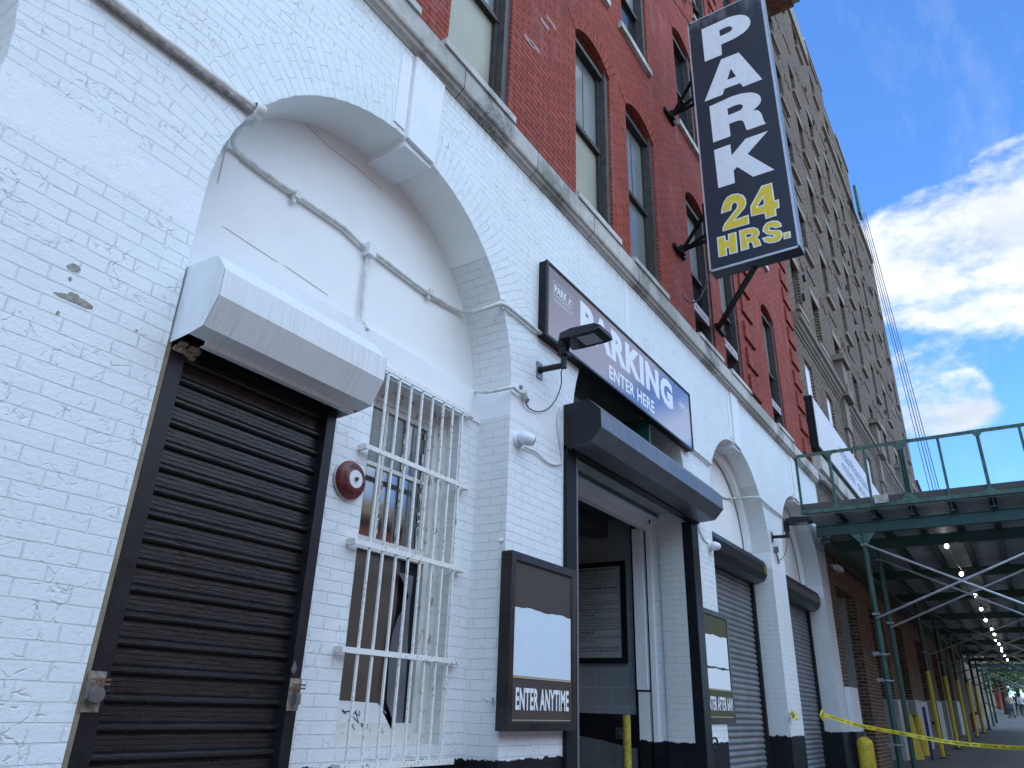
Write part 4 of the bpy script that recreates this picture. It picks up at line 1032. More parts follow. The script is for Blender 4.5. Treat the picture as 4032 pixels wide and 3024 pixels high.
for (p, q) in ((W5(415, 95), W5(1095, 470)), (W5(265, 690), W5(1055, 1025)), (W5(175, 1425), W5(1020, 1650)), (B3(-5, 888), B3(755, 972)), (B3(-20, 1660), B3(718, 1617))):
    z = (p.z + q.z) / 2; b = MB(); b.box(p.x, q.x, gy - .016, gy - .008, z - .016, z + .016); b.box(p.x - .002, p.x + .018, gy - .0075, 3.30, z - .018, z + .018); b.box(q.x - .018, q.x + .002, gy - .0075, 3.30, z - .018, z + .018); b.box(p.x, q.x, gy - .0075, gy + .014, z + .010, z + .0155)
    b.build('cross_bar', M['bars'], t)

# ------------------------------------------------------------------ conduits
def conduit(label, pts, r=.016, mat='white_pipe', name='conduit', clamps=(), cat='conduit', extra=None):
    t = thing(name, label, cat, pts[0])
    b = MB(); b.tube(pts, r, 12); b.build('pipe', M[mat], t)
    for c0 in clamps:
        b = MB(); c0 = Vector(c0); b.obox(c0, (.02, 0, 0), (0, r + .008, 0), (0, 0, r + .01)); b.obox(c0 + Vector((-.015, .0, -.035)), (.012, 0, 0), (0, .012, 0), (0, 0, .03)); b.build('clamp', M['white_pipe'], t)
    return t
def smooth(pts, n=6):
    pts = [Vector(p) for p in pts]; o = []
    for i in range(len(pts) - 1):
        p0, p1, p2, p3 = pts[max(i - 1, 0)], pts[i], pts[i + 1], pts[min(i + 2, len(pts) - 1)]
        for k in range(n):
            u = k / n; o.append(.5 * ((2 * p1) + (-p0 + p2) * u + (2 * p0 - 5 * p1 + 4 * p2 - p3) * u * u + (-p0 + 3 * p1 - 3 * p2 + p3) * u ** 3))
    return o + [pts[-1]]
c1p = [P(360, -60, 2.975), P(1000, 425, 2.975)]
t = thing('conduit_cover', 'thick painted conduit crossing the white wall above the shuttered door, top left', 'conduit', c1p[1])
b = MB(); b.tube(c1p, .024, 12); b.tube([c1p[0] + Vector((0, -.004, -.030)), c1p[1] + Vector((0, -.004, -.030))], .016, 8, 1); b.build('pipe', [M['white_pipe'], M['bare_pipe'] if 'bare_pipe' in M else plain('flaking_grey_pipe', (.26, .24, .22), .7, var=.6, scale=30, bump=.5)], t)
b = MB(); lathe(b, P(1018, 435, 2.96), (1, .0, 0), [(-.03, .03), (-.02, .042), (.025, .042), (.03, .03), (.03, 0)], 16); b.build('coupling', M['white_pipe'], t)
ry = TY - .028
cz = lambda x, y, Y: P(700 + x * 800 / 2212, 300 + y * 800 / 2212, Y)
pts = smooth([P(1030, 450, 2.98), cz(840, 500, 3.04), cz(650, 590, 3.18), cz(600, 690, 3.30), cz(680, 850, ry), cz(1000, 1090, ry), cz(1290, 1290, ry), cz(1800, 1640, ry)], 5) + [P(1453, 990, ry)]
t = conduit('white conduit bending into the first arch and running down across its boarded head', pts, .017, clamps=[cz(1290, 1300, ry)])
bx = P(1452, 985, ry)
b = MB(); b.box(bx.x - .035, bx.x + .035, ry - .045, TY, bx.z - .055, bx.z + .045); b.build('junction_box', M['white_metal'], t)
B2 = lambda x, y, Y: P(1344 + x * 1344 / 2212, 1008 + y * 1344 / 2212, Y)
pts = smooth([B2(170, 0, ry), B2(150, 150, ry), B2(135, 300, ry), B2(135, 400, ry - .01), B2(160, 460, 3.29), B2(175, 475, 3.285)], 5)
conduit('short vertical conduit dropping from the junction box to the ledge inside the first arch', pts, .013)
pts = smooth([B2(230, -10, ry), B2(560, 240, ry), B2(750, 350, ry)], 4) + smooth([B2(800, 365, 3.34), B2(900, 350, 3.12), B2(1030, 305, 2.97)], 5) + smooth([B2(1075, 325, 2.972), B2(1380, 575, 2.972), B2(1530, 695, 2.972)], 3)
conduit('white conduit wrapping the pier corner and ending below the long parking sign', pts, .017, clamps=[B2(575, 240, ry), B2(1050, 305, 2.985)])
pts = smooth([B2(870, 880, 3.30 - .02), B2(960, 880, 3.12), B2(1080, 855, 2.975), B2(1110, 850, 2.97), B2(1150, 880, 2.965), B2(1185, 890, 2.96)], 5)
conduit('low conduit running round the pier into the round junction box', pts, .015)
# round junction box with its cable up to the wall lamp
jc = B2(1205, 895, 2.96)
t = thing('round_junction_box', 'round white junction box on the pier under the first wall lamp', 'junction box', (jc.x, 3.0, jc.z))
b = MB(); lathe(b, (jc.x, 3.0, jc.z), (0, -1, 0), [(0, .050), (.062, .050), (.062, 0)], 24); b.build('box', M['white_pipe'], t)
b = MB(); lathe(b, (jc.x, 2.938, jc.z), (0, -1, 0), [(0, .053), (.006, .052), (.006, 0)], 24); b.build('lid', M['camera_white'], t)
b = MB(); b.obox((jc.x - .05, 2.99, jc.z + .05), (.012, 0, 0), (0, .01, 0), (0, 0, .012)); b.obox((jc.x, 2.96, jc.z - .058), (.01, 0, 0), (0, .01, 0), (0, 0, .012)); b.build('lug', M['steel'], t)

# ------------------------------------------------------------------ wall lamps
def lamp(x, z, label, cable, s=1.0, mirror=0):
    t = thing('wall_lamp', label, 'wall lamp', (x, 3.0, z), 'black floodlights on bracket arms')
    b = MB(); b.box(x - .045, x + .045, 2.988, 3.0, z - .08, z + .07); b.build('wall_plate', M['steel'], t)
    yE = 3.0 - .245 * s; b = MB(); b.tube([(x, 2.988, z), (x, yE, z - .01)], .026, 12); b.tube([(x, yE, z - .035), (x, yE, z + .09)], .026, 12)
    b.tube([(x, 2.99, z), (x, 2.975, z)], .034, 12); b.build('arm', M['black_paint'], t)
    b = MB(); b.obox((x, yE, z + .125), (.034, 0, 0), (0, .036, 0), (0, 0, .05)); b.obox((x, yE, z + .085), (.042, 0, 0), (0, .042, 0), (0, 0, .008))
    b.tube([(x - .045, yE, z + .195), (x + .045, yE, z + .195)], .036, 16); b.build('swivel', M['black_paint'], t)
    b = MB(); hz = z + .21; y0, y1 = yE - .02, yE - .40 * s; hw = .125
    prof = [(y0, hz - .030, hz + .035), (y0 - .10, hz - .036, hz + .055), (y1 + .06, hz - .036, hz + .045), (y1, hz - .026, hz + .012)]
    for (a, c_) in zip(prof, prof[1:]):
        for sx in (-1, 1):
            b.face([(x + sx * hw, a[0], a[1]), (x + sx * hw, c_[0], c_[1]), (x + sx * (hw - .02), c_[0], c_[2]), (x + sx * (hw - .02), a[0], a[2])])
        b.face([(x - hw + .02, a[0], a[2]), (x + hw - .02, a[0], a[2]), (x + hw - .02, c_[0], c_[2]), (x - hw + .02, c_[0], c_[2])])
        b.face([(x - hw, a[0], a[1]), (x + hw, a[0], a[1]), (x + hw, c_[0], c_[1]), (x - hw, c_[0], c_[1])])
    for q in (prof[0], prof[-1]): b.face([(x - hw, q[0], q[1]), (x + hw, q[0], q[1]), (x + hw - .02, q[0], q[2]), (x - hw + .02, q[0], q[2])])
    b.build('head', M['black_paint'], t)
    b = MB(); b.face([(x - .085, y0 - .15, hz - .0385), (x + .085, y0 - .15, hz - .0385), (x + .085, y1 + .07, hz - .0385), (x - .085, y1 + .07, hz - .0385)]); b.build('lens', M['led'], t)
    b = MB(); b.tube(smooth([(x, yE + .01, z - .03)] + cable, 6), .0048, 8); b.build('cable', M['black_matte'], t)
    return t
lamp(4.84, 4.055, 'black floodlight on a bracket arm beside the long parking sign', [B2(1425, 760, 2.80), B2(1425, 830, 2.86), B2(1395, 920, 2.93), B2(1340, 990, 2.97), B2(1270, 1008, 2.98), B2(1215, 985, 2.98), (jc.x, 2.97, jc.z - .07)])
lamp(12.02, 4.02, 'black floodlight on the pier between the two grey shutter arches', [(12.02, 2.80, 3.80), (12.05, 2.86, 3.70), (12.10, 2.95, 3.66), (12.10, 2.96, 3.72)])
t = thing('round_junction_box', 'small grey junction box on a bent pipe under the second wall lamp', 'junction box', (12.10, 3.0, 3.79))
b = MB(); lathe(b, (12.08, 3.0, 3.83), (0, -1, 0), [(0, .05), (.06, .05), (.06, 0)], 20); b.tube(smooth([(12.08, 2.97, 3.78), (12.12, 2.97, 3.70), (12.22, 2.98, 3.64)]), .014, 8); b.build('box', M['steel'], t)
conduit('conduit along the white wall between the sign and the third arch', smooth([B2(2130, 1150, 2.972), P(2721 + 10, 1772, 2.972), P(2795, 1825, 2.972), P(2800, 1828, 2.975)], 3), .017)
A3 = lambda x, y, Y: P(2688 + x * 1344 / 2212, 1008 + y * 1344 / 2212, Y)
conduit('conduit curving out of the third arch along the white pier', smooth([A3(240, 1560, TY - .03), A3(330, 1570, 3.33), A3(480, 1562, 3.0), A3(520, 1590, 2.972), A3(600, 1655, 2.972), P(3083, 2035, 2.972)], 5), .016)

# ------------------------------------------------------------------ security cameras
def dome_camera(c, aim, label, s=1.0, cable=None):
    c = Vector(c); t = thing('security_camera', label, 'security camera', c, 'white security cameras on the wall')
    b = MB(); lathe(b, c, (0, -1, 0), [(0, .055 * s), (.02, .055 * s), (.028, .05 * s), (.028, 0)], 28); b.build('base', M['camera_white'], t)
    aim = Vector(aim).normalized(); o = c + Vector((0, -.062 * s, 0))
    b = MB(); n = 10; prof = [(-.05 * s * math.cos(math.pi * k / n * .62), .05 * s * max(.001, math.sin(math.pi * k / n * .62))) for k in range(n + 1)]
    prof += [(.045 * s, .044 * s), (.06 * s, .038 * s)]
    lathe(b, o, aim, [(-.05 * s, 0.0)] + prof[1:] + [(.056 * s, .034 * s)], 28); b.build('body', M['camera_white'], t)
    b = MB(); lathe(b, o, aim, [(.062 * s, .036 * s), (.066 * s, .034 * s), (.067 * s, 0)], 24); b.build('lens', M['glass_dark'], t)
    if cable: b = MB(); b.tube(smooth(cable, 6), .0075, 8); b.build('cable', M['cable_white'], t)
    return t
cc = B2(1140, 1190, 3.0)
dome_camera(cc, (.75, -.5, -.12), 'white dome camera on the pier left of the garage hood', 1.15, [B2(1190, 1240, 2.98), B2(1260, 1270, 2.985), B2(1340, 1340, 2.985), B2(1400, 1352, 2.985), B2(1432, 1335, 2.985), B2(1425, 1250, 2.985), B2(1410, 1150, 2.985), B2(1402, 1060, 2.985), B2(1425, 980, 2.985)])
dome_camera((8.935, 3.0, 3.30), (.85, -.45, 0), 'white dome camera on the narrow pier right of the garage', 1.1, [(8.90, 2.99, 3.33), (8.75, 2.99, 3.34), (8.6, 2.99, 3.42), (8.52, 2.99, 3.5)])
t = thing('bullet_camera', 'white bullet camera on the dark brick at the end of the white wall', 'security camera', (16.5, 3.0, 4.26))
b = MB(); b.tube([(16.5, 2.98, 4.30), (16.5, 2.9, 4.27)], .03, 10); b.obox((16.58, 2.86, 4.24), (.11, -.03, -.02), (.012, .05, 0), (0, 0, .045)); b.build('body', M['camera_white'], t)

# ------------------------------------------------------------------ padlocks, knobs, paint patches
def padlock(c, s, label, disc):
    c = Vector(c); t = thing('padlock', label, 'padlock', c, 'padlocks on the roller shutter rails')
    b = MB()
    if disc: lathe(b, c + Vector((0, .012, 0)), (0, -1, 0), [(0, .036 * s), (.006, .040 * s), (.022, .040 * s), (.028, .036 * s), (.028, 0)], 24); b.obox(c + Vector((-.03 * s, 0, .01)), (.02 * s, 0, 0), (0, .01, 0), (0, 0, .03 * s))
    else: b.obox(c, (.016 * s, 0, 0), (0, .016 * s, 0), (0, 0, .026 * s)); b.obox(c, (.013 * s, 0, 0), (0, .018 * s, 0), (0, 0, .023 * s))
    b.build('body', M['steel'], t)
    b = MB(); h = .035 * s; b.tube(smooth([c + Vector((-.012 * s, 0, .02 * s)), c + Vector((-.014 * s, 0, .02 * s + h)), c + Vector((0, 0, .035 * s + h)), c + Vector((.014 * s, 0, .02 * s + h)), c + Vector((.012 * s, 0, .02 * s))], 5), .0042 * s, 8); b.build('shackle', M['rusty'], t)
    b = MB(); z = c.z + .05 * s; b.box(c.x - .03, c.x + .045, 3.0 - .03, 3.0 - .024, z - .004, z + .004); b.box(c.x - .03, c.x + .045, 3.0 - .03, 3.0 - .024, z + .012, z + .02); b.box(c.x - .035, c.x + .035, 2.994, 2.9985, z - .10, z + .045, 1); b.build('hasp', [M['rusty'], plain('chipped_hasp_plate', (.20, .17, .13), .7, var=.6, scale=40, bump=.4)], t)
LB = lambda x, y, Y: P(x * 1344 / 2212, 2016 + y * 1344 / 2212, Y)
p1, p2 = LB(620, 1185, 2.975), LB(1920, 1212, 2.975)
padlock(p1, .78, 'disc padlock hanging on the left rail of the black roller shutter', True)
padlock(p2, .95, 'small rectangular padlock on the right rail of the black roller shutter', False)
b = MB(); q = LB(1910, 1010, 2.998)
b.prism([(q.x - .02, 2.998, q.z - .01), (q.x + .0, 2.998, q.z - .03), (q.x + .015, 2.998, q.z), (q.x - .005, 2.998, q.z + .035)], (0, .003, 0)); tag(b.build('keyhole_cover', M['steel']), 'tiny pointed keyhole cover on the shutter rail above the small padlock', 'keyhole cover')
kn = MB(); q = B3(1035, 185, 2.99); lathe(kn, (q.x, 3.0, q.z), (0, -1, 0), [(0, .02), (.02, .018), (.03, .008), (.03, 0)], 12); kn.obox((q.x - .02, 2.99, q.z - .005), (.025, 0, 0), (0, .008, 0), (0, 0, .008))
tag(kn.build('wall_anchor', M['white_pipe']), 'painted-over iron anchor stub on the pier above the ENTER ANYTIME poster', 'wall anchor')
kn = MB(); q = B3(985, 1222, 3.28); q = P(1344 + 985 * 1344 / 2212, 2016 + 1222 * 1344 / 2212, 3.0)
lathe(kn, (q.x if q.x < 4.41 else 4.40, 3.05, q.z), (-1, 0, 0), [(0, .014), (.02, .013), (.02, 0)], 12); kn.obox((4.40, 3.05, q.z), (.012, 0, 0), (0, .006, 0), (0, 0, .022))
tag(kn.build('wall_anchor', M['white_pipe']), 'painted-over pipe stub on the side of the pier left of the ENTER ANYTIME poster', 'wall anchor')
# places where the paint has been knocked off the left wall
b = MB(); ch = plain('bare_mortar', (.30, .29, .25), .9, var=.4, scale=40, bump=.6)
UL = lambda x, y, Y=2.9975: P(x * 1344 / 2212, 1008 + y * 1344 / 2212, Y)
chips = []
for outl in ([(345, 232), (440, 245), (455, 232), (500, 245), (520, 270), (550, 285), (605, 325), (600, 342), (560, 338), (500, 310), (440, 285), (380, 258)], [(432, 60), (470, 45), (510, 62), (525, 90), (500, 105), (470, 98), (440, 80)], [(445, 140), (458, 132), (470, 148), (460, 162), (446, 156)], [(365, 362), (378, 352), (392, 368), (380, 382), (366, 378)], [(875, 480), (885, 474), (897, 482), (888, 490)]):
    b = MB(); b.prism([UL(x, y) for x, y in outl], (0, .006, 0)); b.build('bare_patch', ch, bld)
wm = plain('chalky_mark', (.36, .19, .18), .8, var=.2)
for (x0, y0, x1, y1) in ((1290, 130, 1345, 205), (1330, 90, 1390, 200), (1185, 240, 1250, 320), (1225, 250, 1285, 355)):
    p, q = P(1344 + x0 * .6076, y0 * .6076, 2.9975), P(1344 + x1 * .6076, y1 * .6076, 2.9975); b = MB(); b.face([(p.x, 2.9965, min(p.z, q.z)), (q.x, 2.9965, min(p.z, q.z)), (q.x, 2.9965, min(p.z, q.z) + .06), (p.x, 2.9965, min(p.z, q.z) + .06)]); b.build('whitewash_mark', wm, bld)
# bollard inside the entrance
pb = PX(2200 + 840 * 700 / 2212, 2500 + 995 * 700 / 2212, 8.0)
t = thing('pipe_bollard', 'chipped yellow steel pipe bollard inside the garage entrance', 'bollard', (8.0, pb.y, gz(8)))
b = MB(); b.tube([(8.0, pb.y, gz(8)), (8.0, pb.y, pb.z)], .045, 18); b.tube([(8.0, pb.y, pb.z - .14), (8.0, pb.y, pb.z - .13)], .0465, 18); b.tube([(8.0, pb.y, pb.z - .24), (8.0, pb.y, pb.z - .23)], .0465, 18); b.build('pipe', M['bollard_yellow'], t)
b = MB(); b.box(8.33, 8.36, 3.93, 4.05, 1.10, 1.22); b.tube([(8.33, 3.99, 1.16), (8.30, 3.99, 1.16)], .02, 12); tag(b.build('outlet_box', M['steel']), 'grey metal outlet box behind the yellow pipe bollard', 'outlet box')
b = MB(); b.tube(smooth([(8.50, 2.985, 1.15), (8.54, 2.96, 1.16), (8.56, 2.95, 1.11), (8.54, 2.96, 1.06), (8.50, 2.985, 1.07)]), .011, 8); tag(b.build('door_handle', M['black_paint']), 'small black D-shaped pull at the foot of the garage rail', 'handle')

# ------------------------------------------------------------------ tall brown apartment building next door
GX0, GX1 = 16.16, 43.6
gb = thing('apartment_building', 'tall brown brick apartment block rising beyond the red warehouse', 'building', (GX0, 3.0, .3))
def brick_face(b, x0, x1, y, z0, z1, wins, rev=.16):
    """wins: (x0, x1, z0, z1, rev)"""
    xs = sorted({x0, x1} | {q for w_ in wins for q in w_[:2] if x0 < q < x1})
    for a, c2 in zip(xs, xs[1:]):
        m_ = (a + c2) / 2; hs = sorted([w_ for w_ in wins if w_[0] < m_ < w_[1] and z0 < w_[3] and w_[2] < z1], key=lambda w_: w_[2]); z = z0
        for w_ in hs:
            if w_[2] > z: b.face([(a, y, z), (c2, y, z), (c2, y, w_[2]), (a, y, w_[2])])
            z = w_[3]
        if z < z1: b.face([(a, y, z), (c2, y, z), (c2, y, z1), (a, y, z1)])
    for w_ in wins:
        d = w_[4]
        for x in w_[:2]: b.face([(x, y, w_[2]), (x, y + d, w_[2]), (x, y + d, w_[3]), (x, y, w_[3])])
        for z in w_[2:4]: b.face([(w_[0], y, z), (w_[1], y, z), (w_[1], y + d, z), (w_[0], y + d, z)])
floors = [(10.72, 12.25), (13.78, 15.35), (16.85, 18.35), (19.65, 21.35), (22.50, 24.0)]
gcols = [(16.9, 17.8), (19.25, 20.15), (22.2, 23.1), (25.15, 26.15), (28.35, 29.3), (31.55, 32.5), (34.8, 35.7), (38.0, 38.9), (41.1, 42.0)]
gw = []
for j, (a, c2) in enumerate(gcols):
    for k, (z0, z1) in enumerate(floors): gw.append((a, c2, z0, z1, .17))
    gw.append((a, c2, 27.6, 29.1 if c2 < 38 else 27.61, .17)) if c2 < 38 else None
    gw.append((a, c2, 7.95, 9.35, .085))
b = MB()
brick_face(b, GX0, 38.6, 3.0, 4.3, 30.5, [g for g in gw if g[1] < 38.6]); brick_face(b, 38.6, GX1, 3.0, 4.3, 27.4, [g for g in gw if g[0] > 38.6 or g[0] == 38.0 and False])
b.box(31.1, 35.2, 3.25, 12, 30.0, 33.9, skip='u')
b.box(GX0, 38.6, 3.0, 16, 4.3, 30.5, skip='fu'); b.box(38.6, GX1, 3.0, 16, .3, 27.4, skip='fu')
b.build('wall', M['brown_brick'], gb)
# ground floor: piers and deep openings under the scaffold roof
piers = [(16.16, 16.72), (18.85, 20.6), (22.7, 24.5), (26.3, 29.3), (31.3, 34.2), (36.2, 39.2), (41.2, 43.6)]
b = MB()
for (a, c2) in piers: b.box(a, c2, 3.0, 4.2, gz(a) - .1, 4.3, skip='b')
for (a, d) in zip(piers, piers[1:]):
    if a[1] > 17: b.face([(a[1], 3.75, 0), (d[0], 3.75, 0), (d[0], 3.75, 4.3), (a[1], 3.75, 4.3)])
    b.box(a[1], d[0], 3.0, 3.75, 3.95, 4.3)
b.build('pier', M['dark_brick'], gb)
b = MB(); b.box(16.72, 18.85, 6.0, 6.1, .2, 4.2); b.face([(18.8, 3.2, .2), (18.8, 6, .2), (18.8, 6, 4.0), (18.8, 3.2, 4.0)]); b.face([(16.74, 3.2, .2), (16.74, 6, .2), (16.74, 6, 4.0), (16.74, 3.2, 4.0)])
b.face([(16.7, 3.2, 4.0), (18.85, 3.2, 4.0), (18.85, 6, 4.0), (16.7, 6, 4.0)]); b.build('loading_bay', [M['dim_inner'] if 'dim_inner' in M else painted_brick('dim_white_brick', (.42, .41, .37), black=False)], gb)
b = MB()
for (a, d) in list(zip(piers, piers[1:]))[1:]: b.box(a[1] + .25, d[0] - .25, 3.70, 3.75, gz(a[1]), 3.2)
b.build('door', M['dark_wood'], gb)
for (a, c2) in piers[2:]:
    b = MB(); b.box(a - .02, c2 + .02, 2.96, 3.0, gz(a), gz(a) + 1.42); b.box(a - .03, a, 2.96, 3.7, gz(a), gz(a) + 1.42); b.build('painted_base', plain('cream_paint', (.46, .47, .45), .6, var=.12) if 'cream' not in M else M['cream'], gb)
b = MB(); b.box(16.16, 16.95, 2.90, 3.0, .3, 1.95); b.build('white_plinth', M['white_plaster'], gb)
# stone courses
b = MB()
for (p0, p1) in ((GX0 + .02, 21.4), (22.3, 27.4), (28.3, 33.4), (34.3, 39.4), (40.3, GX1)):
    profile(b, [(3.0, 9.72), (2.97, 9.74), (2.97, 9.80), (2.93, 9.82), (2.93, 9.88), (2.88, 9.92), (2.86, 10.0), (2.80, 10.03), (2.78, 10.14), (3.0, 10.22)], p0, p1)
b.build('cornice', M['grey_stone'], gb)
for k in range(4):
    x = 21.4 + k * 6.0; b = MB()
    b.box(x, x + .9, 2.72, 3.0, 9.95, 10.28); b.box(x + .08, x + .82, 2.78, 3.0, 10.28, 11.1); b.box(x - .04, x + .94, 2.68, 3.0, 11.1, 11.28); b.box(x + .1, x + .8, 2.88, 3.0, 9.0, 9.95); b.box(x + .2, x + .7, 2.93, 3.0, 8.4, 9.0)
    b.build('corbel', M['grey_stone'], gb)
b = MB(); b.box(GX0 + .05, 43, 2.82, 3.0, 6.30, 6.62); b.box(GX0 + .05, 43, 2.90, 3.0, 6.18, 6.30); b.tube([(16.3, 2.86, 6.12), (30, 2.86, 6.0)], .05, 8); b.build('lower_ledge', M['cornice_stone'], gb)
b = MB(); b.box(29.6, 38.4, 2.88, 3.0, 26.72, 26.98); b.box(38.6, 43, 2.88, 3.0, 26.72, 26.98); b.build('band_course', M['light_stone'], gb)
for q in ((GX0, 30.9, 2.93, 3.2, 30.5, 30.68), (31.1, 35.2, 3.2, 3.4, 33.9, 34.05), (31.0, 31.09, 3.2, 9, 33.9, 34.05), (35.2, 38.6, 2.93, 3.2, 30.5, 30.7), (38.6, GX1, 2.93, 3.2, 27.4, 27.6)): b = MB(); b.box(*q); b.build('coping', M['light_stone'], gb)
b = MB(); b.box(24.5, 28.2, 2.90, 3.0, 29.3, 30.49); b.build('stone_panel', M['light_stone'], gb)
for j, (a, c2, z0, z1, d) in enumerate(gw):
    if z0 < 9:
        f = MB(); f.box(a, c2, 3.0 + d - .01, 3.0 + d + .03, z0, z1); f.build('boarded_window', M['poster_white'], gb)
        f = MB(); f.box(a - .1, c2 + .1, 2.97, 3.0, z0 - .12, z0); f.build('sill', M['light_stone'], gb); continue
    f = MB(); f.face([(a, 3.0 + d, z0), (c2, 3.0 + d, z0), (c2, 3.0 + d, z1), (a, 3.0 + d, z1)]); f.box(a, a + .05, 3.0 + d - .04, 3.0 + d, z0, z1); f.box(a, c2, 3.0 + d - .04, 3.0 + d, (z0 + z1) / 2 - .03, (z0 + z1) / 2 + .03)
    o = f.build('window', M['dark_pane'], gb)
    s = MB(); s.box(a - .10, c2 + .05, 2.90, 3.0 + d - .02, z0 - .13, z0); s.build('sill', M['light_stone'], o)
    if (j * 7 + int(z0 * 3)) % 5 < 3: s = MB(); s.box(a - .12, c2 + .12, 2.975, 3.0, z1, z1 + .24); s.build('lintel', M['light_stone'], o)
# raised brick patterns between the windows
b = MB(); rr = random.Random(2)
for (a, c2) in gcols:
    for k in range(5):
        z = 12.7 + k * 3.05
        b.box(a - .9, a - .72, 2.975, 3.0, z, z + .30); b.box(c2 + .72, c2 + .9, 2.975, 3.0, z, z + .30); b.box(a - .1, c2 + .1, 2.972, 3.0, z + .35, z + .43)
b.build('raised_brickwork', M['brown_brick'], gb)
b = MB()
for k in range(26):
    x = rr.uniform(17, 42); z = rr.uniform(11, 26); b = MB(); b.box(x, x + .10, 2.94, 3.0, z, z + .18); b.build('vent', M['black_matte'], gb)

# storage billboard on its facade
t = thing('billboard', 'long black-edged billboard lettered manhattan mini storage above the scaffold roof', 'billboard', (22, 2.9, 6.8))
b = MB(); b.box(16.2, 28, 2.92, 3.0, 6.80, 8.03); b.box(16.2, 28, 2.83, 2.905, 6.80, 8.03); b.box(16.26, 28, 2.90, 2.93, 6.83, 8.0, 1); b.build('box', [M['black_matte'], M['alu']], t)
b = MB(); b.face([(16.27, 2.826, 6.84), (27.97, 2.826, 6.84), (27.97, 2.826, 8.0), (16.27, 2.826, 8.0)]); b.build('face', M['billboard'], t)
b = MB(); text(b, 'manhattan', (18.9, 2.822, 7.40), (1, 0, 0), (0, 0, 1), 3.9, .34, .01); text(b, 'mini storage', (18.9, 2.822, 6.95), (1, 0, 0), (0, 0, 1), 5.2, .36, .01); b.build('lettering', M['bb_blue'], t)

# brown house beyond, and the far end of the street
t = thing('low_brown_house', 'lower brown house with a sloping roofline just past the tall apartment block', 'building', (46, 5, 1))
b = MB(); b.prism([(43.7, 3.0, .5), (50, 3.0, .5), (50, 3.0, 12.4), (43.7, 3.0, 13.1)], (0, 9, 0)); b.build('wall', M['dark_brick'], t)
b = MB(); b.prism([(43.7, 2.9, 13.1), (50.1, 2.9, 12.4), (50.1, 2.9, 12.6), (43.7, 2.9, 13.3)], (0, 9, 0)); b.build('roof', M['black_matte'], t)

# ------------------------------------------------------------------ sidewalk shed
sh = thing('sidewalk_shed', 'green steel sidewalk shed with corrugated roof spanning the pavement', 'scaffold', (14.3, .3, .3))
SX0, SX1, SY0, SY1 = 14.3, 52.0, -2.35, 2.93
def corr_mat():
    q = NT('corrugated_decking'); sp = q.sepz(q.pos()); n, _ = q.noise(q.pos(), 1.3, 5, .6)
    wv = q.math('SINE', q.math('MULTIPLY', sp[0], 2 * math.pi / .15)); ln = q.ramp(wv, -.9, -.55, 1, 0)
    c = q.mix(q.ramp(n, .35, .7), (.42, .45, .47), (.60, .62, .64)); c = q.mix(q.math('MULTIPLY', ln, .75), c, (.02, .022, .025)); q.set('Base Color', c); q.set('Roughness', .5)
    q.set('Normal', q.bump(wv, .7, .02)); return q.mat
b = MB(); b.box(SX0 + .05, SX1, SY0, SY1, 4.885, 4.93); b.build('corrugated_deck', corr_mat(), sh)
b = MB(); b.box(SX0 + .02, SX1, SY0, SY1, 4.93, 4.97); b.box(SX0 + .02, SX0 + .06, SY0, SY1, 4.965, 5.085); b.build('plank_floor', M['plank'], sh)
jy = [2.36, 1.76, 1.14, .52, -.09, -.7, -1.3, -1.9]
for y in jy:
    b = MB(); b.box(14.42, SX1, y - .055, y + .055, 4.722, 4.735); b.box(14.42, SX1, y - .055, y + .055, 4.87, 4.883); b.box(14.42, SX1, y - .008, y + .008, 4.735, 4.87); b.build('joist', M['green_steel'], sh)
rows = [14.66, 16.25, 24.3, 29.3, 34.3, 39.5, 45.0, 50.5, 56.0, 61.5]
def ibeam(b, x, y0, y1, z0, z1, w_=.10):
    b.box(x - w_ / 2, x + w_ / 2, y0, y1, z0, z0 + .014); b.box(x - w_ / 2, x + w_ / 2, y0, y1, z1 - .014, z1); b.box(x - .006, x + .006, y0, y1, z0 + .014, z1 - .014)
for x in rows + [20.3]:
    b = MB(); ibeam(b, x, SY0, 2.82, 4.52, 4.72); b.build('header_beam', M['green_steel'], sh)
b = MB()
for (y0, y1) in ((2.62, 2.80), (-1.2, -1.02)): b.box(14.8, SX1, y0, y1, 4.42, 4.52)
b.build('edge_beam', M['green_steel'], sh)
def pole(x, y, yellow, r=.045):
    z0 = gz(x); b = MB(); b.tube([(x, y, z0 + .01), (x, y, 4.52)], r, 14); o = b.build('pole', M['green_steel'], sh)
    b = MB(); b.box(x - .12, x + .12, y - .12, y + .12, z0 + .004, z0 + .016); b.build('base_plate', M['plank'], o)
    if yellow: b = MB(); b.tube([(x, y, z0 + .05), (x, y, z0 + 2.15)], r + .012, 14); b.build('yellow_sleeve', M['yellow'], o)
    b = MB()
    for zz in (3.0 + z0 * .3, 4.30): b.box(x - .052, x + .052, y - .06, y + .06, zz - .018, zz + .018)
    b.build('clamp', M['steel'], o)
    return o
for i, x in enumerate(rows):
    yi = 2.02 if i < 2 else 2.3
    pole(x, yi, i >= 2 and i < 7); pole(x, -2.0, False)
    if i >= 2: pole(x + .55 + (i % 3) * .45, yi + .08, False, .035)
    if i in (3, 4, 5): pole(x + 2.3, yi + .12, False, .035)
    for (za, zb) in ((4.28, 2.20), (2.98, 4.62)):
        b = MB(); b.tube([(x - .06, yi, za + gz(x) * .1), (x - .06, -2.0, zb)], .021, 10); b.build('brace', M['galv_tube'], sh)
for x in rows[:2]:   # knee plates at the top of the near poles
    b = MB(); b.prism([(x - .03, 2.02 - .22, 4.52), (x - .03, 2.02 + .22, 4.52), (x - .03, 2.02 + .04, 4.30), (x - .03, 2.02 - .04, 4.30)], (.012, 0, 0)); b.build('knee_plate', M['green_worn'], sh)
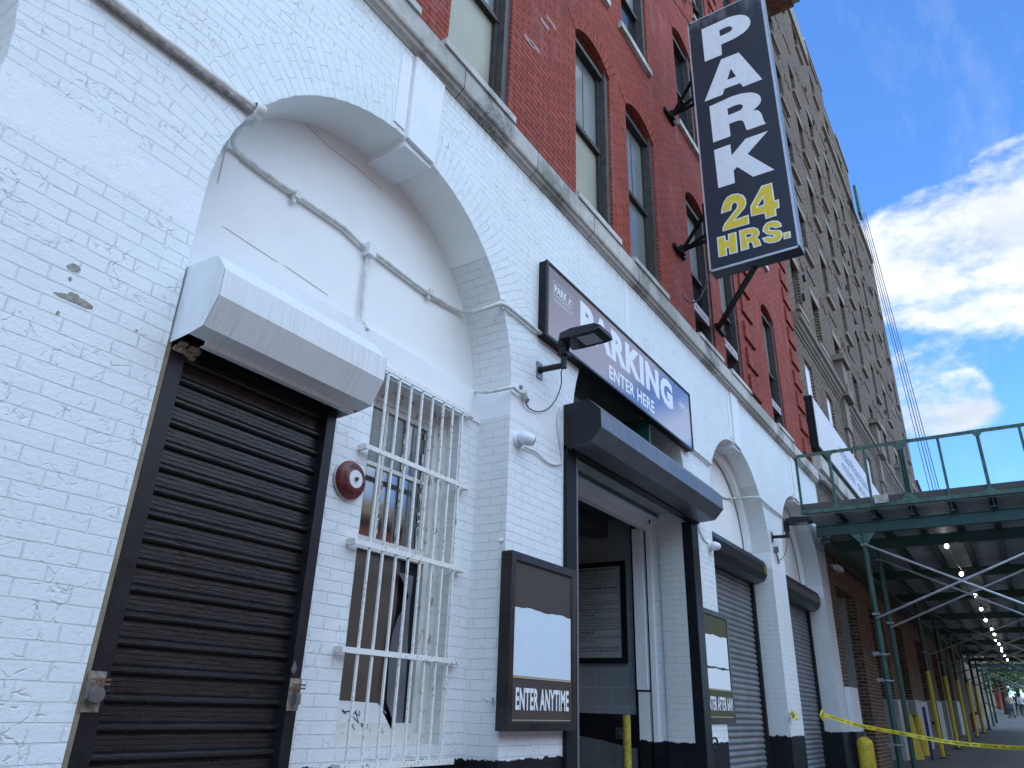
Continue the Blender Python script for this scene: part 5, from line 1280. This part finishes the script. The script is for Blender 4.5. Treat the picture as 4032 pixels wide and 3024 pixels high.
# clamps on the near pole
for zz in (2.42, 2.0, 1.02): b = MB(); b.box(14.605, 14.715, 1.96, 2.08, zz - .018, zz + .018); b.tube([(14.60, 1.9, zz), (14.60, 2.15, zz)], .012, 8); b.box(14.54, 14.6, 2.06, 2.16, zz - .02, zz + .04); b.build('clamp', M['steel'], sh)
b = MB(); b.tube([(14.9, 2.06, .3), (14.9, 2.06, 3.0)], .05, 14); b.build('pole', M['green_steel'], sh)
# parapet
py = [2.95, 2.345, 1.735, 1.13, .515, -.085, -.70, -1.31, -1.92]
X = SX0
b = MB(); b.box(X - .02, X + .03, SY0, 3.02, 6.015, 6.05); b.box(X - .025, X - .02, SY0, 3.02, 5.985, 6.05); b.build('top_rail', M['green_worn'], sh)
b = MB(); b.box(X - .03, X + .03, SY0, 2.98, 4.885, 4.895); b.box(X - .03, X - .022, SY0, 2.98, 4.895, 4.955); b.build('bottom_rail', M['green_worn'], sh)
for i, y in enumerate(py):
    w_ = .028 if i % 2 else .022
    b = MB(); b.box(X - .018, X - .010, y - w_, y + w_, 4.955 if i % 2 else 4.90, 6.015); b.box(X - .010, X + .02, y - w_, y - w_ + .007, 4.9, 6.015)
    if i == 3: b.box(X - .018, X - .010, y - .055, y + .055, 4.955, 6.015); b.box(X - .028, X - .018, y - .008, y + .008, 4.955, 6.015)
    b.build('post', M['green_worn'] if i else M['green_steel'], sh)
    if i % 2:
        g = .19 if i == 3 else .13
        b = MB(); b.prism([(X - .034, y - g, 6.05), (X - .034, y + g, 6.05), (X - .034, y + .03, 6.05 - g * .95), (X - .034, y - .03, 6.05 - g * .95)], (.008, 0, 0)); b.build('gusset', M['green_worn'], sh); b = MB()
        b.prism([(X - .034, y - g * 1.05, 4.885), (X - .034, y + g * 1.05, 4.885), (X - .034, y + g * .9, 4.91), (X - .034, y + .035, 4.885 + g), (X - .034, y - .035, 4.885 + g), (X - .034, y - g * .9, 4.91)], (.008, 0, 0)); b.build('gusset', M['green_worn'], sh)
def mesh_mat():
    q = NT('fine_wire_mesh'); sp = q.sepz(q.pos()); 
    def ln(c): return q.ramp(q.math('SINE', q.math('MULTIPLY', c, 2 * math.pi / .022)), .80, .9)
    q.set('Base Color', (.35, .38, .40, 1)); q.set('Alpha', .08); return q.mat
b = MB(); b.face([(X, SY0, 4.95), (X, 2.95, 4.95), (X, 2.95, 6.02), (X, SY0, 6.02)]); b.build('wire_mesh', mesh_mat(), sh)
# long parapets along both sides of the deck
b = MB(); b.box(X, SX1, SY0 - .03, SY0, 6.0, 6.05); b.box(X, SX1, SY0 - .03, SY0, 4.9, 4.96)
for k in range(40): b.box(X + k * 1.2, X + k * 1.2 + .05, SY0 - .03, SY0, 4.9, 6.0)
b.build('side_parapet', M['green_steel'], sh)
b = MB(); q0, q1 = PX(3000 + 912 * 1032 / 2140, 1600 + 730 * 1032 / 2140, 14.22), PX(3000 + 1040 * 1032 / 2140, 1600 + 790 * 1032 / 2140, 14.22)
b.box(14.20, 14.225, min(q0.y, q1.y), max(q0.y, q1.y), 4.93, 5.08); tag(b.build('metal_plate', M['sill_stone']), 'small weathered pale plate tied to the foot of the shed parapet', 'plate')
# caution tape
tp = [(13.86, 2.96, 1.448), (14.2, 2.5, 1.30), (14.58, 1.965, 1.209), (14.60, 1.2, 1.10), (14.60, .27, 1.07), (14.6, -.9, 1.12), (14.6, -1.95, 1.22)]
t = thing('caution_tape', 'yellow tape printed CAUTION strung from the shutter arch past the shed pole', 'tape', (14.6, 2.0, 1.2))
cv = smooth(tp, 8); b = MB(); w_ = .031
def tilt(i): return Vector((.3 * math.sin(i * .35), 0, 1)).normalized() * w_
for i in range(len(cv) - 1): b.face([cv[i] - tilt(i), cv[i + 1] - tilt(i + 1), cv[i + 1] + tilt(i + 1), cv[i] + tilt(i)])
b.tube(smooth([(13.86, 2.97, 1.44), (13.80, 2.95, 1.50), (13.74, 2.97, 1.42), (13.80, 2.95, 1.36)], 3), .02, 5); b.build('ribbon', M['tape'], t)
b = MB(); L = 0; nxt = .12; k = 0
for i in range(len(cv) - 1):
    d = cv[i + 1] - cv[i]; 
    while nxt < L + d.length:
        u = (nxt - L) / d.length; c0 = cv[i] + d * u; dd = d.normalized(); nr = dd.cross(Vector((0, 0, 1))).normalized()
        if k % 2 == 0: text(b, 'CAUTION', c0 - Vector((0, 0, .020)) + nr * .003 * (1 if nr.x < 0 else -1) , dd, Vector((0, 0, 1)), .23, .040, .03, res=1)
        else: b.obox(c0 + dd * .03 + nr * .003 * (1 if nr.x < 0 else -1), dd * .03, nr * .0005, (0, 0, .006))
        nxt += .27 if k % 2 == 0 else .11; k += 1
    L += d.length
b.build('lettering', M['ink'], t)
b = MB(); rr = random.Random(4); c0 = Vector((11.80, 2.95, 1.43))
for k in range(10):
    a, d = [c0 + Vector((rr.uniform(-.05, .16), rr.uniform(-.05, .02), rr.uniform(-.09, .07))) for _ in range(2)]
    b.bar(a, d, .03, .003, up=(rr.uniform(-1, 1), -1, rr.uniform(-1, 1)))
tag(b.build('tape_bundle', M['tape']), 'crumpled knot of yellow tape hanging on the pier between the grey shutters', 'tape')

# lamps strung under the deck
wire = MB(); lx = [17.64, 18.85, 22.6, 25.3, 28.4, 31.0, 33.2, 35.2, 37.3, 39.3, 41.1, 44, 47]
proto = None
for i, x in enumerate(lx):
    lab = ('caged bulb nearest the front edge, hanging under the shed roof', 'bright caged bulb hanging from a slack wire, second under the shed roof', 'third glowing bulb in the row receding under the shed roof', 'fourth glowing bulb in the row receding under the shed roof')[i] if i < 4 else 'small glowing bulb far down the row under the shed roof'
    if proto is None:
        t = thing('string_lamp', lab, 'lamp', (x, .885, 4.62), 'bulbs strung under the shed roof')
        b = MB(); lathe(b, (x, .885, 4.79), (0, 0, -1), [(0, .016), (.02, .030), (.045, .040), (.07, .036), (.09, .02), (.10, 0)], 16); b.build('bulb', M['bulb'], t)
        b = MB(); b.tube([(x, .885, 4.87), (x, .885, 4.77)], .028, 10); b.tube([(x - .01, .82, 4.81), (x + .02, .74, 4.78)], .012, 6); b.build('socket', M['black_matte'], t)
        proto = t
    else:
        dz = (0, -.03, .0, -.02)[i % 4]; t = copy_tree(proto, (x, .75 + .03 * math.sin(i * 2), 4.62 - .36 + dz), lab)
wp = []
for a, c2 in zip(lx, lx[1:]):
    for k in range(6): u = k / 6; wp.append((a + (c2 - a) * u, .885 - .13 * (min(1, (a + (c2 - a) * u - 17.64) / 1.2)), 4.86 - .42 * (min(1, (a + (c2 - a) * u - 17.64) / 1.2)) - .10 * math.sin(math.pi * u)))
b = MB(); b.tube(wp, .008, 6); tag(b.build('lamp_wire', M['cable_white']), 'thin sagging wire feeding the bulbs under the shed roof', 'wire')
t = thing('tube_light', 'long glowing fluorescent fitting inside the dark loading bay', 'lamp', (17.5, 4.2, 3.8))
a0, a1 = PX(3000 + 640 * 500 / 1106, 1950 + 868 * 500 / 1106, 18.3), None
b = MB(); ya = 3.05; b.obox(P(3322, 2363, 3.9), (.62, 0, 0), (0, .06, 0), (0, 0, .02)); b.build('diffuser', M['bulb_soft'] if 'bulb_soft' in M else plain('glowing_tube', (.9, .85, .75), .3, bump=0, emit=((1.0, .86, .66), 2.6)), t)
b = MB(); c0 = P(3322, 2363, 3.9); b.obox(c0 + Vector((0, 0, .045)), (.66, 0, 0), (0, .08, 0), (0, 0, .02)); b.build('housing', M['white_metal'], t)

# bollards, pipes and other things on the pavement under the shed
def round_bollard(x, y, r, h, label, flare=0):
    t = thing('bollard', label, 'bollard', (x, y, gz(x)), 'yellow bollards under the shed'); z0 = gz(x); n = 8
    prof = [(0, r + flare), (h * .5, r + flare * .35), (h - r, r)] + [(h - r + r * math.sin(math.pi / 2 * k / n), r * math.cos(math.pi / 2 * k / n)) for k in range(1, n + 1)]
    b = MB(); lathe(b, (x, y, z0), (0, 0, 1), prof, 24); b.build('sleeve', M['yellow'], t); return t
round_bollard(15.25, 2.62, .135, .80, 'fat round-topped yellow bollard at the corner of the white wall')
round_bollard(23.5, 2.9, .13, 1.10, 'yellow flared bollard cover behind the near green poles', .12)
round_bollard(25.3, 2.9, .13, 1.05, 'yellow flared bollard cover, the farther of the pair by the cream wall base', .12)
t = thing('blue_post', 'short blue steel post beside the first yellow-sleeved pole', 'post', (23.4, 2.46, gz(23.4)))
b = MB(); b.tube([(23.4, 2.46, gz(23.4)), (23.4, 2.46, gz(23.4) + 1.25)], .04, 12); b.build('pipe', M['blue_paint'], t)
t = thing('standpipe', 'red fire standpipe with two outlets low on the far brick wall', 'standpipe', (47.5, 2.9, gz(47.5))); x = 47.5; z0 = gz(x)
b = MB(); b.tube([(x, 2.85, z0), (x, 2.85, z0 + .75)], .07, 12); b.tube([(x - .18, 2.70, z0 + .88), (x, 2.85, z0 + .75)], .075, 12); b.tube([(x + .1, 2.60, z0 + .88), (x, 2.85, z0 + .75)], .075, 12); lathe(b, (x, 2.85, z0), (0, 0, 1), [(0, .13), (.03, .13), (.04, .07)], 14); b.build('body', M['red_paint'], t)
t = thing('fire_valve', 'small red fire valve on the brick wall behind the second poles', 'valve', (30.2, 2.9, 1.3))
b = MB(); b.tube([(30.2, 3.0, 1.35), (30.2, 2.86, 1.35)], .05, 10); b.tube([(30.1, 2.86, 1.28), (30.3, 2.86, 1.42)], .06, 10); b.build('body', M['red_paint'], t)
# hanging ropes at the far edge of the tall building
for i, (px0, py0, px1, py1) in enumerate(((3394, 870, 3665, 1947), (3398, 862, 3680, 1947), (3404, 858, 3692, 1945), (3410, 850, 3703, 1944))):
    A_ = P(px0, py0, 2.55); B_ = PX(px1, py1, A_.x); b = MB(); b.tube([A_ + (A_ - B_).normalized() * .3, B_ + (B_ - A_).normalized() * 1.5], .014 + .004 * (i % 2), 6)
    tag(b.build('hanging_rope', M['rope']), 'thin dark rope hanging from the roof of the tall block against the sky', 'rope', 'ropes hanging from the roof')
t = thing('roof_rig', 'pale roof rig from which the ropes hang at the top of the tall block', 'scaffold', (38.8, 2.7, 27.5))
b = MB(); A_ = P(3388, 850, 2.62); b.box(A_.x - .5, A_.x + .3, 2.55, 2.68, A_.z - .1, A_.z + 1.7); b.build('frame', M['green_worn'], t)

# ------------------------------------------------------------------ far end of the street
leafm = []
for nm, c in (('leaf_dark', (.030, .060, .018)), ('leaf_mid', (.055, .105, .028)), ('leaf_light', (.10, .16, .045))):
    q = NT(nm); f, _ = q.noise(q.pos(), 3, 2); q.set('Base Color', q.mix(f, [v * 1.3 for v in c], [v * 2.2 for v in c])); q.set('Roughness', .6)
    q.b.inputs['Subsurface Weight'].default_value = 0; q.b.inputs['Transmission Weight'].default_value = 0; leafm.append(q.mat)
M['bark'] = plain('bark', (.06, .045, .035), .9, var=.4, bump=.5)
def tree(x, y, h, rad, seed, label):
    rr = random.Random(seed); z0 = gz(x); t = thing('street_tree', label, 'tree', (x, y, z0), 'street trees beyond the shed')
    b = MB(); b.tube([(x, y, z0), (x + .1, y, z0 + h * .35), (x, y + .1, z0 + h * .6)], .2, 10, radii=[.24, .16, .10])
    cl = []
    for k in range(9):
        a = rr.uniform(0, 6.28); q = Vector((x + math.cos(a) * rad * rr.uniform(.3, .85), y + math.sin(a) * rad * rr.uniform(.3, .85), z0 + h * rr.uniform(.32, .95))); cl.append(q); q.z = max(q.z, z0 + 1.9)
        b.tube([(x, y, z0 + h * rr.uniform(.3, .5)), q], .05, 6, radii=[.09, .02])
    b.build('trunk', M['bark'], t)
    b = MB()
    for c0 in cl + [Vector((x, y, z0 + h * .8))]:
        for k in range(330):
            d = Vector((rr.gauss(0, 1), rr.gauss(0, 1), rr.gauss(0, .75))) * rad * .26; p = c0 + d; s = rr.uniform(.08, .19)
            u = Vector((rr.uniform(-1, 1), rr.uniform(-1, 1), rr.uniform(-1, 1))).normalized(); v = u.cross(Vector((rr.uniform(-1, 1), rr.uniform(-1, 1), .3))).normalized()
            b.face([p - u * s, p + v * s * .6, p + u * s, p - v * s * .6], rr.choice((0, 1, 1, 2)))
    b.build('crown', leafm, t)
tree(92, -4.2, 9.0, 3.6, 3, 'leafy tree overhanging the street side beyond the shed')
tree(84, 2.2, 6.5, 2.6, 5, 'small leafy tree against the row houses beyond the shed')
tree(104, -1.5, 8.5, 3.2, 7, 'mid-distance leafy tree between the kerb and the row houses')
tree(118, 1.5, 9, 3.6, 8, 'broad leafy tree closing the view down the pavement')
tree(128, -4.5, 10, 4.4, 9, 'tall leafy tree over the road at the far end')
tree(150, 2.0, 11, 5.0, 10, 'farthest leafy tree at the end of the street')
def far_house(x0, x1, y0, h, mat, label):
    t = thing('row_house', label, 'building', ((x0 + x1) / 2, y0, gz(x0)), 'row houses down the street'); z0 = gz(x0) - .3
    wins = []; n = max(1, int((x1 - x0) / 2.6))
    for k in range(n):
        a = x0 + (x1 - x0) * (k + .5) / n
        for f in range(int((h - 1) / 3.3)): wins.append((a - .5, a + .5, z0 + 1.3 + f * 3.3, z0 + 3.0 + f * 3.3, .2))
    b = MB(); brick_face(b, x0, x1, y0, z0, z0 + h, wins); b.box(x0, x1, y0, y0 + 9, z0, z0 + h, skip='fu'); b.box(x0 - .05, x1 + .05, y0 - .25, y0, z0 + h - .5, z0 + h); b.build('wall', mat, t)
    for w_ in wins:
        b = MB(); b.face([(w_[0], y0 + .2, w_[2]), (w_[1], y0 + .2, w_[2]), (w_[1], y0 + .2, w_[3]), (w_[0], y0 + .2, w_[3])]); b.box(w_[0] - .1, w_[1] + .1, y0 - .06, y0 + .18, w_[2] - .12, w_[2]); b.build('window', M['dark_pane'], t)
far_house(50.2, 62, 3.1, 11.5, M['dark_brick'], 'low dark brick house past the brown one behind the shed')
far_house(62.2, 80, 4.6, 10.5, M['dark_brick'], 'dark brown row house set back past the shed')
far_house(80.2, 104, 3.6, 10, M['tan_stone'], 'pale tan row house near the far end of the street')
far_house(104.2, 150, 3.2, 11, M['red_brick'], 'red row house at the far end of the street')
# parked cars far down the kerb
def car(x, y, mat, label):
    t = thing('parked_car', label, 'car', (x, y, gz(x)), 'cars parked far down the street'); z = gz(x) - .14
    b = MB(); sec = [(-2.2, .45, .75), (-1.9, .35, .85), (-1.0, .3, .92), (1.2, .3, .95), (2.0, .35, .85), (2.25, .5, .7)]
    for (p, q) in zip(sec, sec[1:]):
        for sy in (-.88, .88): b.face([(x + p[0], y + sy, z + p[1]), (x + q[0], y + sy, z + q[1]), (x + q[0], y + sy, z + q[2]), (x + p[0], y + sy, z + p[2])])
        b.face([(x + p[0], y - .88, z + p[2]), (x + q[0], y - .88, z + q[2]), (x + q[0], y + .88, z + q[2]), (x + p[0], y + .88, z + p[2])])
    for q in (sec[0], sec[-1]): b.face([(x + q[0], y - .88, z + q[1]), (x + q[0], y + .88, z + q[1]), (x + q[0], y + .88, z + q[2]), (x + q[0], y - .88, z + q[2])])
    cab = [(-1.1, .92), (-.5, 1.42), (.9, 1.42), (1.6, .94)]
    b.face([(x - .5, y - .68, z + 1.42), (x + .9, y - .68, z + 1.42), (x + .9, y + .68, z + 1.42), (x - .5, y + .68, z + 1.42)]); b.build('body', mat, t)
    b = MB()
    for sy in (-1, 1): b.face([(x - 1.1, y + sy * .85, z + .92), (x + 1.6, y + sy * .85, z + .94), (x + .9, y + sy * .69, z + 1.41), (x - .5, y + sy * .69, z + 1.41)])
    b.face([(x - 1.1, y - .85, z + .92), (x - 1.1, y + .85, z + .92), (x - .5, y + .69, z + 1.41), (x - .5, y - .69, z + 1.41)]); b.face([(x + 1.6, y - .85, z + .94), (x + 1.6, y + .85, z + .94), (x + .9, y + .69, z + 1.41), (x + .9, y - .69, z + 1.41)]); b.build('windows', M['dark_pane'], t)
    for dx in (-1.4, 1.35):
        for sy in (-1, 1): b = MB(); b.tube([(x + dx, y + sy * .7, z + .32), (x + dx, y + sy * .9, z + .32)], .32, 18); b.build('wheel', M['black_matte'], t)
car(88, -3.6, M['poster_white'], 'white car parked at the kerb far down the street')
car(96, -3.6, M['dark_bronze'], 'dark car parked behind the white one far down the street')

# people far down the pavement
M['skin'] = plain('skin', (.42, .27, .20), .6, var=.05, bump=0)
def person(x, y, face, shirt, trousers, label, step=.22, reach=False):
    t = thing('person', label, 'person', (x, y, gz(x)), 'people walking far down the pavement'); z = gz(x); c, s = math.cos(face), math.sin(face)
    def W(f, l, h): return Vector((x + c * f - s * l, y + s * f + c * l, z + h))
    jt = {'pel': (0, 0, .95, .13), 'wst': (0, 0, 1.10, .12), 'chs': (0, 0, 1.35, .15), 'nek': (.01, 0, 1.50, .055), 'hd0': (.02, 0, 1.58, .075), 'hd1': (.03, 0, 1.70, .085)}
    ed = [('pel', 'wst'), ('wst', 'chs'), ('chs', 'nek'), ('nek', 'hd0'), ('hd0', 'hd1')]
    for n_, sg in (('L', 1), ('R', -1)):
        st = step * sg
        jt['hp' + n_] = (0, .09 * sg, .90, .085); jt['kn' + n_] = (st * .6 + .03, .10 * sg, .50, .058); jt['an' + n_] = (st - .02, .10 * sg, .08, .042); jt['to' + n_] = (st + .14, .11 * sg, .04, .035)
        jt['sh' + n_] = (0, .19 * sg, 1.42, .055); jt['el' + n_] = ((.05 if reach else -st * .5), .23 * sg, 1.14, .040); jt['hn' + n_] = ((.38 if reach else -st * .7 + .08), .20 * sg, 1.02 if reach else .88, .030)
        ed += [('pel', 'hp' + n_), ('hp' + n_, 'kn' + n_), ('kn' + n_, 'an' + n_), ('an' + n_, 'to' + n_), ('chs', 'sh' + n_), ('sh' + n_, 'el' + n_), ('el' + n_, 'hn' + n_)]
    ks = list(jt); me = bpy.data.meshes.new('body'); me.from_pydata([W(*jt[k][:3]) for k in ks], [(ks.index(a), ks.index(b_)) for a, b_ in ed], [])
    o = bpy.data.objects.new('body', me); col.objects.link(o); md = o.modifiers.new('s', 'SKIN'); o.modifiers.new('ss', 'SUBSURF').levels = 1; o.modifiers['ss'].render_levels = 1
    for i, k in enumerate(ks): me.skin_vertices[0].data[i].radius = (jt[k][3], jt[k][3])
    me.skin_vertices[0].data[0].use_root = True
    q = NT('clothed_' + shirt[0]); sp = q.sepz(q.pos()); cc_ = q.mix(q.ramp(sp[2], z + .96, z + .97), trousers, shirt[1]); cc_ = q.mix(q.ramp(sp[2], z + 1.50, z + 1.505), cc_, (.42, .27, .20)); q.set('Base Color', cc_); me.materials.append(q.mat)
    o.parent = t; o.matrix_parent_inverse = Matrix.Translation(-Vector(t.location))
    b = MB(); lathe(b, W(.01, 0, 1.66), (0, 0, 1), [(-.06, .085), (.0, .098), (.06, .09), (.11, .05), (.125, 0)], 14); b.build('hair', M['dark_wood'], t)
pp = []
for (px, X_) in ((3975, 74.0), (4005, 80), (4022, 77)):
    v = PX(px, 2770, X_); pp.append((X_, v.y))
person(pp[0][0], pp[0][1], 0.1, ('tan', (.35, .25, .18)), (.03, .03, .05), 'person in a tan top pushing a pram far down the pavement', reach=True)
person(pp[1][0], pp[1][1], 3.3, ('black', (.02, .02, .02)), (.02, .02, .03), 'person in black walking beyond the pram at the end of the street')
person(pp[2][0], pp[2][1], 3.0, ('white', (.55, .55, .55)), (.03, .03, .03), 'person in a pale shirt at the right edge far down the street')
t = thing('pram', 'dark four-wheeled pram pushed along the far pavement', 'pram', (pp[0][0] - .7, pp[0][1], gz(74)))
x, y = pp[0][0] - .6, pp[0][1]; z = gz(x); b = MB(); b.prism([(x - .4, y - .2, z + .5), (x + .35, y - .2, z + .45), (x + .4, y - .2, z + .7), (x + .1, y - .2, z + 1.0), (x - .35, y - .2, z + .7)], (0, .4, 0)); b.build('seat', M['dark_bronze'], t)
b = MB(); b.bar((x + .3, y, z + .5), (x + .65, y, z + 1.02), .03, .03); b.bar((x - .3, y, z + .15), (x + .3, y, z + .5), .03, .3); b.build('frame', M['black_matte'], t)
for dx in (-.35, .3):
    for sy in (-.22, .22): b = MB(); b.tube([(x + dx, y + sy - .02, z + .12), (x + dx, y + sy + .02, z + .12)], .12, 14); b.build('wheel', M['black_matte'], t)

# ------------------------------------------------------------------ houses across the road (seen in the glass)
def across(x0, x1, h, mat, label):
    t = thing('house_across_road', label, 'building', ((x0 + x1) / 2, -16.5, 0)); y = -16.5; z0 = -.3
    b = MB(); wins = []
    n = int((x1 - x0) / 3)
    for k in range(n):
        a = x0 + (x1 - x0) * (k + .5) / n
        for f in range(int(h / 3.4)): wins.append((a - .55, a + .55, z0 + 1.4 + f * 3.4, z0 + 3.1 + f * 3.4))
    wall_holes(b, x0, x1, z0, z0 + h, y, wins, 0, -.2, 0); b.box(x0, x1, y - 10, y, z0, z0 + h, skip='bu'); b.build('wall', mat, t)
    b = MB(); b.box(x0, x1, y, y + .35, z0 + h - .6, z0 + h + .1); b.build('roof_cornice', M['tan_stone'], t)
    for w_ in wins: b = MB(); b.face([(w_[0], y - .2, w_[2]), (w_[1], y - .2, w_[2]), (w_[1], y - .2, w_[3]), (w_[0], y - .2, w_[3])]); b.build('window', M['dark_pane'], t)
across(-24, 3.5, 10.6, M['across_brick'], 'red brick house across the road, mirrored in the barred window')
across(3.7, 36, 9.9, M['across_brick'], 'long red brick house across the road facing the garage entrance')
across(36.2, 62, 9.5, M['tan_stone'], 'tan stone house across the road facing the tall block')
